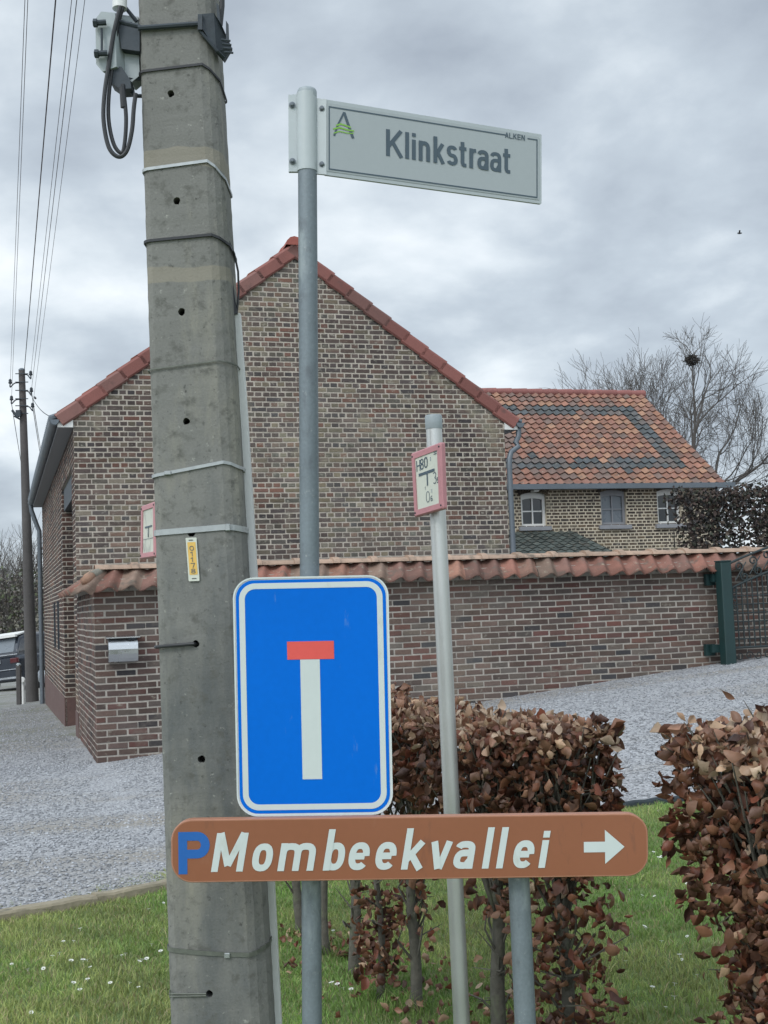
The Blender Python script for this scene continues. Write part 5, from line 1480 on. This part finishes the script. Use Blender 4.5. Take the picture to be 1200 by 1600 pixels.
# strays that creep over the edging into the gravel, left
n2_ = 22000; x2 = RNG.uniform(-3.4, -.6, n2_); b2 = np.interp(x2, [-8, -1.97, -1.26, -.3, 1.5], [1.7, 6.55, 7.05, 7.6, 8.25]); y2 = b2 + .05 + np.abs(RNG.normal(0, .17, n2_)) 
kp_ = (lowf(x2 * 2.5, y2) + .5 > RNG.random(n2_) * 1.2); X = np.concatenate([X, x2[kp_]]); Y = np.concatenate([Y, y2[kp_]])
n = len(X); GZ = np.array([gz(a, b) for a, b in zip(X, Y)]); lf_ = lowf(X, Y)
cl_ = np.clip(np.sin(X * 23 + 3 * np.sin(Y * 9)) * np.sin(Y * 19 + 2 * np.sin(X * 13)), 0, 1); h = RNG.uniform(.010, .026, n) * (1 + .25 * lf_ + .8 * cl_)
for bq in bpy.data.objects:
    if bq.type == 'EMPTY' and bq.get('category') in ('sign post', 'bush'): h *= 1 + 1.6 * np.exp(-(((X - bq.location.x) ** 2 + (Y - bq.location.y) ** 2) / .0081))
ang = RNG.uniform(0, 2 * np.pi, n); wd_ = RNG.uniform(.0014, .0028, n); ln = RNG.uniform(.1, 1.3, n) * h; la = RNG.uniform(0, 2 * np.pi, n)
bx = np.stack([np.cos(ang) * wd_, np.sin(ang) * wd_, 0 * wd_], 1); O = np.stack([X, Y, GZ - .022], 1)
lx = np.stack([np.cos(la) * ln, np.sin(la) * ln, 0 * ln], 1); up_ = np.stack([0 * h, 0 * h, h + .006], 1)
v = np.stack([O - bx, O + bx, O + lx * .35 + up_ * .62 + bx * .75, O + lx * .35 + up_ * .62 - bx * .75, O + lx + up_ * .96 + bx * .12, O + lx + up_ * .96 - bx * .12], 1)
f1 = np.array([(0, 1, 2, 3), (3, 2, 4, 5)])[None] + (np.arange(n) * 6)[:, None, None]
c1 = np.array([.165, .285, .065]); c2 = np.array([.31, .355, .12]); c3 = np.array([.36, .31, .17])
k = np.clip(.5 + lf_ * .95 + RNG.normal(0, .25, n), 0, 1)[:, None]; col = c1 * (1 - k) + c2 * k
dry = RNG.random(n) < .13; col[dry] = c3; col *= RNG.uniform(.65, 1.3, (n, 1)) * (1 - .22 * np.clip(np.sin(X * 6.5 + 2 * np.sin(Y * 5)) * np.sin(Y * 7.7 + X), -1, 1))[:, None]
tag(mkmesh('grass', v.reshape(-1, 3), f1.reshape(-1, 4), np.repeat(col, 6, axis=0), MT['blade']), 'short green lawn grass with mossy patches along the roadside', 'grass', kind='stuff')
# daisies
mb = MB(); nn_ = 11
for i in range(nn_):
    a = 2 * math.pi * i / nn_; d = Vector((math.cos(a), math.sin(a), .18)); q = Vector((-math.sin(a), math.cos(a), 0))
    mb.add([d * .0025 + Z * .03, d * .009 + q * .0024 + Z * .03, d * .0125 + Z * .031, d * .009 - q * .0024 + Z * .03], [(0, 1, 2, 3)])
mb.tube([Vector((0, 0, .020)), Vector((.0, 0, .030))], .0008, 4, False)
dz0 = mb.build('daisy', MT['daisy'])
tag(dz0, 'small white daisy open in the lawn', 'daisy', 'daisies dotted through the lawn')
dpx = [(304, 1451), (242, 1469), (272, 1469), (226, 1488), (196, 1492), (264, 1500), (312, 1500), (335, 1498), (340, 1510), (344, 1496), (166, 1510), (272, 1534), (330, 1530), (418, 1534), (300, 1545), (115, 1578), (40, 1505), (108, 1513), (208, 1428), (262, 1388)]
dpx = [(126, 1451), (99, 1469), (113, 1469), (94, 1489), (81, 1493), (110, 1500), (129, 1500), (139, 1499), (143, 1509), (69, 1510), (113, 1534), (137, 1529), (173, 1533), (125, 1545), (48, 1577), (17, 1505), (45, 1513), (190, 1490), (196, 1489), (214, 1500), (220, 1499), (230, 1496), (236, 1474), (252, 1485), (233, 1418), (173, 1390), (254, 1407), (199, 1534), (217, 1539),
       (520, 1535), (529, 1537), (538, 1541), (550, 1545), (521, 1452), (665, 1380), (730, 1438), (1010, 1315), (1020, 1330), (1035, 1336), (1028, 1338), (1075, 1377), (985, 1390), (1000, 1396), (1025, 1397), (1100, 1385), (1003, 1446), (1008, 1450), (1033, 1470), (1062, 1492), (1067, 1494), (1018, 1541), (1052, 1537), (1054, 1558), (1104, 1340), (1110, 1380), (975, 1242), (990, 1300), (1066, 1400), (1030, 1258), (955, 1300), (1075, 1458), (1090, 1520), (1040, 1570), (980, 1500), (300, 1360)]
first = True
for (a, b) in dpx:
    p = ptz(a, b, -.03)
    for _ in range(3): p = ptz(a, b, gz(p.x, p.y) + .01)
    o = dz0 if first else dz0.copy()
    if not first: C.objects.link(o)
    first = False
    o.location = (p.x, p.y, gz(p.x, p.y) - .019); s_ = random.uniform(.65, 1.0); o.scale = (s_, s_, s_); o.rotation_euler = (random.uniform(-.5, .3), random.uniform(-.4, .4), random.uniform(0, 6))

# loose stones lying on the gravel
n = 62000
Y = RNG.uniform(6.2, 14.5, n); X = RNG.uniform(-1, 1, n) * (.33 * Y + .6)
Y[-15000:] = RNG.uniform(12, 25, 15000); X[-15000:] = -.235 * Y[-15000:] - RNG.uniform(0, 1, 15000) * (.10 * Y[-15000:])
bx_ = np.interp(X, [-60, -8, -1.97, -1.26, -.3, 1.5, 4.0, 9, 60], [-8.0, 1.7, 6.55, 7.05, 7.6, 8.25, 8.7, 9.3, 14.0])
dx, dy = X - P0.x, Y - P0.y; S_ = dx * U.x + dy * U.y; T_ = dx * V.x + dy * V.y
ok = (Y > bx_ + .1) & ((T_ < WT - .02) | (S_ < -.05)); ok &= ~((X < -3.0) & (Y > 12.6) & (RNG.random(n) < .5))
X, Y = X[ok], Y[ok]; n = len(X); GZ = np.array([gz(a, b) for a, b in zip(X, Y)])
s_ = RNG.uniform(.006, .014, n) ; oc_ = np.array([(1, 0, 0), (0, 1, 0), (-1, 0, 0), (0, -1, 0), (0, 0, .7), (0, 0, -.7)])
ang = RNG.uniform(0, 6.3, n); ca, sa = np.cos(ang), np.sin(ang)
Mx = np.stack([np.stack([ca, -sa, 0 * ca], 1), np.stack([sa, ca, 0 * ca], 1), np.stack([0 * ca, 0 * ca, 1 + 0 * ca], 1)], 1)
t = oc_[None] * RNG.uniform(.6, 1.3, (n, 6, 1)) * s_[:, None, None] * np.array([1.3, .9, .8]); v = np.einsum('nij,nkj->nki', Mx, t) + np.stack([X, Y, GZ + .003], 1)[:, None, :]
of = np.array([(0, 1, 4), (1, 2, 4), (2, 3, 4), (3, 0, 4), (1, 0, 5), (2, 1, 5), (3, 2, 5), (0, 3, 5)])
f1 = of[None] + (np.arange(n) * 6)[:, None, None]
g_ = RNG.choice([.20, .27, .34, .44], n, p=[.25, .35, .28, .12]); col = np.stack([g_ * .97, g_, g_ * 1.06], 1)
tag(mkmesh('loose_gravel', v.reshape(-1, 3), f1.reshape(-1, 3), np.repeat(col, 6, axis=0), MT['stone']), 'loose blue-grey gravel stones strewn over the drive', 'gravel', kind='stuff')

# ------------------------------------------------------------------ bare trees
def bare_tree(name, base, height, spread, trunk_r, label, group=None, seed=1, depth=6, fork_at=.28, up_bias=.5, nlimb=5, nk=3, lean=0.0, shrink=.74, target=None):
    rs = random.Random(seed); x, y, z = base
    t_ = thing(name, base, label, 'tree', group)
    tr, cr_ = MB(), MB()
    b = Vector(base); fk = b + Vector((lean * height * fork_at, 0, height * fork_at))
    tr.tube([b - Z * .2, b.lerp(fk, .3), b.lerp(fk, .7) + Vector((.05, 0, 0)), fk], [trunk_r * 1.3, trunk_r, trunk_r * .9, trunk_r * .8], 10)
    def grow(p, d, L_, r_, lv):
        pts = [p]; n_ = 4; dd = d.copy()
        for i in range(n_):
            dd = (dd + Vector((rs.gauss(0, .13), rs.gauss(0, .13), rs.gauss(0, .08) + .05 * up_bias))).normalized(); pts.append(pts[-1] + dd * L_ / n_)
        (tr if lv >= depth - 1 else cr_).tube(pts, [max(.0062, r_ * (1 - .38 * i / n_)) for i in range(n_ + 1)], 7 if lv > depth - 2 else (5 if lv > depth - 3 else 3), False)
        if lv <= 0: return
        for i in range(nk if lv > 1 else nk):
            k = rs.uniform(.45, 1.0) if i else 1.0
            q = pts[min(n_, int(k * n_ + .5))]; a = rs.uniform(0, 2 * math.pi); s_ = rs.uniform(.35, .85) if i else rs.uniform(.05, .35)
            side = dd.cross(Vector((math.cos(a), math.sin(a), .3))).normalized()
            nd = (dd + side * s_ + Z * .12 * up_bias).normalized()
            grow(q, nd, L_ * rs.uniform(shrink - .08, shrink + .08), r_ * (.66 if i == 0 else .5), lv - 1)
    L0 = height * (1 - fork_at) * .33
    for i in range(nlimb):
        a = 2 * math.pi * (i + rs.uniform(-.2, .2)) / nlimb; s_ = spread * rs.uniform(.7, 1.1) if i else .1
        d = Vector((math.cos(a) * s_, math.sin(a) * s_ * .8, 1)).normalized()
        grow(fk - Z * rs.uniform(0, .12) * height * fork_at, d, L0 * (1.0 if i else 1.05), trunk_r * (.5 if i else .7), depth)
    if target is not None:
        c_ = fk.lerp(target, .5) + Vector((.25, 0, .1)); P_ = smooth_path([fk, c_, target - Z * .1, target + Vector((.1, 0, .2))], 5)
        tr.tube(P_, [max(.014, .07 * (1 - k / len(P_))) for k in range(len(P_))], 6, False)
        for k in range(9): grow(P_[5 + k], Vector((rs.gauss(0, .7), rs.gauss(0, .5), .6)).normalized(), .62, .022, 3)
    tr.build('trunk', MT['bark'] if height < 0 else MT['twig'], t_, True); cr_.build('crown', MT['twig'], t_)
    return t_
tb = pt(1078, 925, 42); nst = pt(1081, 563, 42); TGT = Vector((tb.x + (nst.x - tb.x) / .80, 42, .2 + (nst.z - .2) / .85))
bare_tree('bare_tree', (tb.x, 42, .2), 11.6, 1.30, .20, 'large bare spreading tree behind the annexe with a nest in its crown', None, 9, 6, .36, .3, 8, 3, 0, .77, target=TGT).scale = (.80, .80, .85)
nst = pt(1081, 563, 42)
mb = MB()
for i in range(170):
    a = random.uniform(0, 6.3); e_ = random.uniform(-1, 1); r_ = .25 * math.sqrt(1 - e_ * e_) * random.uniform(.5, 1); c = nst + Vector((math.cos(a) * r_, math.sin(a) * r_, e_ * .17))
    d = Vector((random.gauss(0, 1), random.gauss(0, 1), random.gauss(0, .4))).normalized() * random.uniform(.05, .13); mb.tube([c - d, c + d], .012, 4, False)
tag(mb.build('bird_nest', MT['nest']), 'dark round stick nest high in the bare tree', 'nest')
bd = pt(1155, 365, 55); mb = MB()
mb.tube([bd - Vector((.09, 0, 0)), bd + Vector((0, 0, .01)), bd + Vector((.1, 0, .02)), bd + Vector((.13, 0, .03))], [.012, .04, .03, .008], 8)
mb.add([bd + Vector((-.02, 0, .02)), bd + Vector((.05, 0, .02)), bd + Vector((.02, -.16, .11)), bd + Vector((-.05, -.15, .11))], [(0, 1, 2, 3)])
mb.add([bd + Vector((-.02, 0, .02)), bd + Vector((.05, 0, .02)), bd + Vector((.02, .16, .11)), bd + Vector((-.05, .15, .11))], [(3, 2, 1, 0)])
tag(mb.build('bird', MT['black']), 'tiny dark bird flying in the sky at the far right', 'bird')
TG = 'bare trees of the far wood'
fars = [(-2, 76, 9.5, 'bare tree of the far wood, leftmost at the photo edge'), (14, 80, 9.0, 'bare tree of the far wood, second from the left edge'), (24, 74, 9.8, 'bare tree of the far wood, just left of the wooden pole'),
        (33, 86, 8.6, 'bare tree of the far wood, half behind the wooden pole'), (-18, 84, 9.4, 'bare tree of the far wood, beyond the left edge'), (5, 92, 9.6, 'distant thin bare tree of the far wood above the parked car')]
protos = []
for i, (px_, Y_, h_, lab) in enumerate(fars):
    p = pt(px_, 960, Y_)
    if i < 2: protos.append(bare_tree('bare_tree', (p.x, Y_, gz(-30, 60) - 1.0), h_, .35, .13, lab, TG, 20 + i, 4, .25, .6, 5, 3, 0, .76)); continue
    o = clone(protos[i % 2]); o.location = (p.x, Y_, gz(-30, 60) - 1.0); o.rotation_euler = (0, 0, i * 1.7); o.scale = (1, 1, h_ / 9.5); o['label'] = lab
# brushwood mass under the trees and along the horizon
n = 70000
Xw = RNG.uniform(-75, -8, n); Yw = RNG.uniform(66, 100, n); base_ = gz(-30, 60) - 1.2; top_ = 2.4 + 1.6 * np.sin(Xw * .35) * .5 + RNG.normal(0, .5, n)
Zw = base_ + RNG.random(n) ** .8 * (6.0 + top_ * .35)
ax_ = RNG.normal(size=(n, 3)); ax_[:, 2] += 1.2; g_ = RNG.uniform(.5, 1.3, (n, 1)); col = np.array([[.13, .12, .10]]) * g_ + RNG.normal(0, .006, (n, 3)); col[RNG.random(n) < .2] = (.07, .085, .04)
tag(leaf_cloud('woodland', np.stack([Xw, Yw, Zw], 1), ax_, RNG.uniform(.10, .34, n), np.clip(col, .01, 1), MT['dleaf']), 'brown winter brushwood mass rising behind the parked car', 'woodland', kind='stuff')

# tall dark hedge behind the garden wall
th = thing('tall_hedge', H(12.2, 2.2, .8), 'tall dark leafy hedge behind the garden wall beside the annexe', 'hedge')
n = 18000
S_ = RNG.uniform(9.45, 16.5, n); T_ = 2.2 + RNG.uniform(-.32, .32, n) ; q = RNG.random(n); T_ = np.where(q < .45, 2.2 - .32 - RNG.exponential(.03, n), T_)
topz = 3.02 + .05 * np.sin(S_ * 3) ; Zt = .8 + (topz - .8) * RNG.random(n) ** .8; Zt = np.where((q > .45) & (q < .6), topz + RNG.normal(0, .06, n), Zt)
gapm = ~(((S_ > 11.35) & (S_ < 11.75) & (Zt > 2.35) & (Zt < 2.95) & (RNG.random(n) < .9)))
S_, T_, Zt = S_[gapm], T_[gapm], Zt[gapm]; n = len(S_)
pos = np.array(P0)[None] + S_[:, None] * np.array(U) + T_[:, None] * np.array(V); pos[:, 2] = Zt
ax_ = RNG.normal(size=(n, 3)); ax_[:, 2] -= .5; col = np.array([[.050, .038, .036], [.075, .05, .042], [.035, .034, .034], [.09, .07, .055], [.045, .05, .035]])[RNG.integers(0, 5, n)] * RNG.uniform(.6, 1.4, (n, 1))
leaf_cloud('foliage', pos, ax_, RNG.uniform(.06, .11, n), col, MT['dleaf'], th)
mb = MB()
for s_ in (9.8, 11.2, 12.3, 13.4, 14.6): mb.tube([H(s_, 2.2, .6), H(s_ + .05, 2.2, 1.8), H(s_, 2.22, 2.8)], [.07, .055, .03], 8)
for i in range(120):
    s_ = random.uniform(9.5, 16); a = H(s_, 2.2 + random.uniform(-.2, .2), random.uniform(1.4, 2.9)); mb.tube([a, a + Vector((random.gauss(0, .2), -.15, random.uniform(.1, .3)))], [.012, .004], 4, False)
mb.build('trunk', MT['twig'], th)

# ------------------------------------------------------------------ wooden pole in the distance and its wires
WY = 27.0
wb, wt = pt(50.5, 1096, WY), pt(34, 579, WY)
wp = thing('wooden_utility_pole', wb, 'old wooden utility pole with hooked insulators beside the far end of the farmhouse', 'utility pole')
mb = MB(); mb.tube([wb - Z * .3, wb, wb.lerp(wt, .5), wt], [.145, .14, .10, .068], 14); mb.build('pole', MT['polewood'], wp, True)
mb = MB(); mb.lathe(wt, [(.07, 0), (.072, .02), (.04, .05)], 14); mb.build('pole_cap', MT['zinc'], wp, True)
ins = {}
def hook(x, y, xp, kx):
    a = pt(xp, y + 1, WY - .08); b = pt(xp + (x - xp) * .55, y + 2, WY - .08); c = pt(x, y + 8, WY - .08); d = pt(x, y + 1, WY - .08)
    mb.tube(smooth_path([a, b, c, d], 4), .014, 6); return d
mb = MB(); caps = []
for (x, y, xp) in ((16, 597, 30), (18, 623, 32), (48, 584, 37), (49, 610, 39), (51, 634, 40)): caps.append(hook(x, y, xp, 0))
for y in (584, 597, 610, 623, 634, 646):
    mb.tube([pt(24, y, WY - .1), pt(44, y, WY - .1)], .011, 5)
mb.build('hook', MT['iron'], wp, True)
for d in caps:
    q = MB(); q.lathe(d - Z * .02, [(.035, 0), (.042, .02), (.03, .05), (.036, .07), (.02, .10)], 10); q.build('insulator', MT['iron'], wp, True)
mb = MB(); mb.tube([pt(19, 641, WY - .15), pt(28, 653, WY - .15)], .03, 6); mb.tube([pt(22, 650, WY - .15), pt(31, 655, WY - .12)], .02, 6); mb.cbox(pt(29, 646, WY - .12), .10, .10, .14)
mb.build('cable_clamp', MT['iron'], wp)
def wire(A, B, r_, label, sag=.0, n=40):
    mb = MB(); P = [A.lerp(B, i / n) - Z * (sag * 4 * (i / n) * (1 - i / n)) for i in range(n + 1)]; mb.tube(P, r_, 5, False)
    o = mb.build('overhead_wire', MT['black']); tag(o, label, 'overhead wire', 'overhead wires between the two utility poles'); return o
def far_end(a, b, Y_): # continue the image line a->b up to y=-1900
    k_ = (-1900 - a[1]) / (b[1] - a[1]); return pt(a[0] + (b[0] - a[0]) * k_, -1900, Y_)
for a, b, r_, lab in (((16, 598), (39, 0), .0035, 'thin overhead wire, leftmost of the bunch'), ((18, 624), (43.5, 0), .0035, 'thin overhead wire, second from the left'),
                      ((38, 580), (87, 0), .0075, 'thickest overhead cable, third from the left'), ((48, 585), (112, 0), .0035, 'thin overhead wire just right of the thickest cable'),
                      ((49, 611), (120, 0), .0042, 'overhead wire, second from the right'), ((51, 635), (132.5, 0), .003, 'finest overhead wire, rightmost of the bunch')):
    wire(pt(*a, WY - .08), far_end(a, b, 3.7), r_, lab)
mb = MB(); ztp = PTOP - .25; l_, r_ = far_end((16, 598), (39, 0), 3.7), far_end((51, 635), (132.5, 0), 3.7)
mb.tube([Vector((l_.x - .1, 3.62, l_.z - .02)), Vector((r_.x + .1, 3.62, r_.z - .02))], .03, 8); mb.build('crossarm', MT['iron'], poleg)
for (x, y, lab) in ((17, 624, 'wire running on beyond the wooden pole from its lowest left hook'), (49, 611, 'wire running on beyond the wooden pole from its middle right hook'), (51, 635, 'wire running on beyond the wooden pole from its lowest right hook')):
    wire(pt(x, y, WY), pt(x + 34, y + 190, 70), .008, lab, .3)['group'] = 'wires beyond the wooden pole'
a, b = pt(47, 613, WY - .1), H(-OH - .05, .1, zt1 + .1)
o = wire(a, b, .006, 'short service cable from the wooden pole to the farmhouse gutter', .1); del o['group']
mb = MB(); c = a.lerp(b, .3); mb.tube([c, a.lerp(b, .36)], .02, 8); tag(mb.build('cable_splice', MT['black']), 'small black splice on the service cable to the farmhouse', 'cable splice')

# posts by the far corner
p = pt(30, 1097, 25.5); q = pt(29, 1042, 25.5); mb = MB(); mb.chbox((p + q) / 2, Vector((1, 0, 0)), Vector((0, 1, 0)), Z, .045, .045, (q.z - p.z) / 2 + .05, .01)
fp = thing('fence_post', p, 'short dark wooden post standing in front of the parked car', 'post'); mb.build('shaft', MT['polewood'], fp)
mb = MB(); mb.lathe(q, [(.05, .02), (.05, .05), (.02, .08)], 10); mb.build('post_cap', MT['boxg'], fp)
p = pt(36.5, 1096, 26.3); q = pt(36, 1066, 26.3); wp2 = thing('marker_post', p, 'short white marker post with a round reflector beside the wooden pole', 'post')
mb = MB(); mb.tube([p - Z * .1, q], .035, 8); mb.build('shaft', MT['white'], wp2, True)
mb = MB(); mb.lathe(q + Vector((0, -.05, .05)), [(.0, 0), (.065, 0), (.065, .03), (.05, .04)], 14, Vector((0, -1, 0))); mb.build('reflector', MT['plate'], wp2)

# ------------------------------------------------------------------ parked car (rear towards us)
cc_ = pt(-8, 1078, 34); cg = cc_.z - .12
car = thing('parked_car', (0, 0, 0), 'dark blue estate-like SUV seen from behind at the left edge', 'car')
def cp(x, y, z): return Vector((x, y, z))   # local: x right, y forward (away), z up, rear bumper at y=0
def loft(mb, secs, col=None):
    n_ = len(secs[0]); vs = [p for s_ in secs for p in s_]
    mb.add(vs, [(i * n_ + j, i * n_ + (j + 1) % n_, (i + 1) * n_ + (j + 1) % n_, (i + 1) * n_ + j) for i in range(len(secs) - 1) for j in range(n_)] + [tuple(range(n_ - 1, -1, -1)), tuple((len(secs) - 1) * n_ + j for j in range(n_))], col)
def csec(y, hw, z0_, z1_, r_=.12):
    o = []
    for cx_, cz_, a in ((hw - r_, z1_ - r_, 0), (-hw + r_, z1_ - r_, 90), (-hw + r_ * .6, z0_ + r_ * .6, 180), (hw - r_ * .6, z0_ + r_ * .6, 270)):
        rr = r_ if a < 180 else r_ * .6
        for i in range(5): t = R(a + 22.5 * i); o.append(cp(cx_ + math.cos(t) * rr, y, cz_ + math.sin(t) * rr))
    return o
mb = MB(); loft(mb, [csec(0, .84, .36, .92), csec(.08, .90, .30, .98), csec(.5, .93, .28, 1.0), csec(3.2, .93, .28, 1.0), csec(4.1, .88, .28, .92), csec(4.55, .78, .34, .78)])
loft(mb, [csec(.10, .80, .93, 1.1, .05), csec(.36, .72, .93, 1.50, .12), csec(.6, .70, .93, 1.58, .14), csec(2.2, .70, .93, 1.60, .14), csec(3.1, .74, .93, 1.2, .1), csec(3.5, .78, .9, 1.0, .04)])
body = mb.build('body', MT['carp'], car, True)
mb = MB(); mb.prism([cp(-.66, .10, 1.08), cp(.66, .10, 1.08), cp(.60, .32, 1.46), cp(-.60, .32, 1.46)], cp(0, -.012, 0)); mb.build('rear_window', MT['curtain'], car)
mb = MB(); mb.prism([cp(-.68, .22, 1.50), cp(.68, .22, 1.50), cp(.66, .8, 1.605), cp(-.66, .8, 1.605)], cp(0, -.01, .035)); mb.prism([cp(-.70, .17, 1.48), cp(.70, .17, 1.48), cp(.70, .17, 1.55), cp(-.70, .17, 1.55)], cp(0, .08, 0)); mb.build('roof_spoiler', MT['white'], car)  # white colour stands in for sky reflected on the dark roof edge
mb = MB(); mb.obox(cp(-.82, -.02, .995), cp(1.64, 0, 0), cp(0, .06, 0), cp(0, 0, .025)); mb.obox(cp(-.86, -.10, .36), cp(1.72, 0, 0), cp(0, .12, 0), cp(0, 0, .05)); mb.obox(cp(-.84, -.09, .60), cp(1.68, 0, 0), cp(0, .1, 0), cp(0, 0, .018)); mb.build('trim', MT['chrome'], car)
mb = MB(); mb.chbox(cp(0, 0.0, .45), cp(1, 0, 0), cp(0, 1, 0), Z, .90, .085, .16, .04); mb.build('bumper', MT['carp'], car)
mb = MB(); mb.obox(cp(-.28, -.03, .80), cp(.56, 0, 0), cp(0, .02, 0), cp(0, 0, .12)); mb.build('number_plate', MT['plate'], car)
for sx in (-1, 1):
    mb = MB(); mb.chbox(cp(sx * .74, .01, .84), cp(1, 0, 0), cp(0, 1, 0), Z, .13, .05, .07, .02); mb.build('tail_light', MT['lampred'], car)
for sx in (-1, 1):
    for y in (.85, 3.65):
        mb = MB(); mb.lathe(cp(sx * .74, y, .33), [(.2, -.0), (.32, .0), (.335, .03), (.335, .18), (.31, .2), (.2, .2)], 24, Vector((sx, 0, 0))); wh = mb.build('wheel', MT['tyre'], car, True)
        mb = MB(); mb.lathe(cp(sx * .74, y, .33), [(.19, .17), (.205, .2), (.05, .212)], 20, Vector((sx, 0, 0))); mb.build('rim', MT['chrome'], wh)
for sx in (-1, 1):
    mb = MB(); mb.chbox(cp(sx * 1.0, 2.9, 1.02), cp(1, 0, 0), cp(0, 1, 0), Z, .09, .05, .07, .02); mb.build('wing_mirror', MT['carp'], car)
car.location = (cc_.x, 34, cg); car.rotation_euler = (0, R(-5), R(-22))
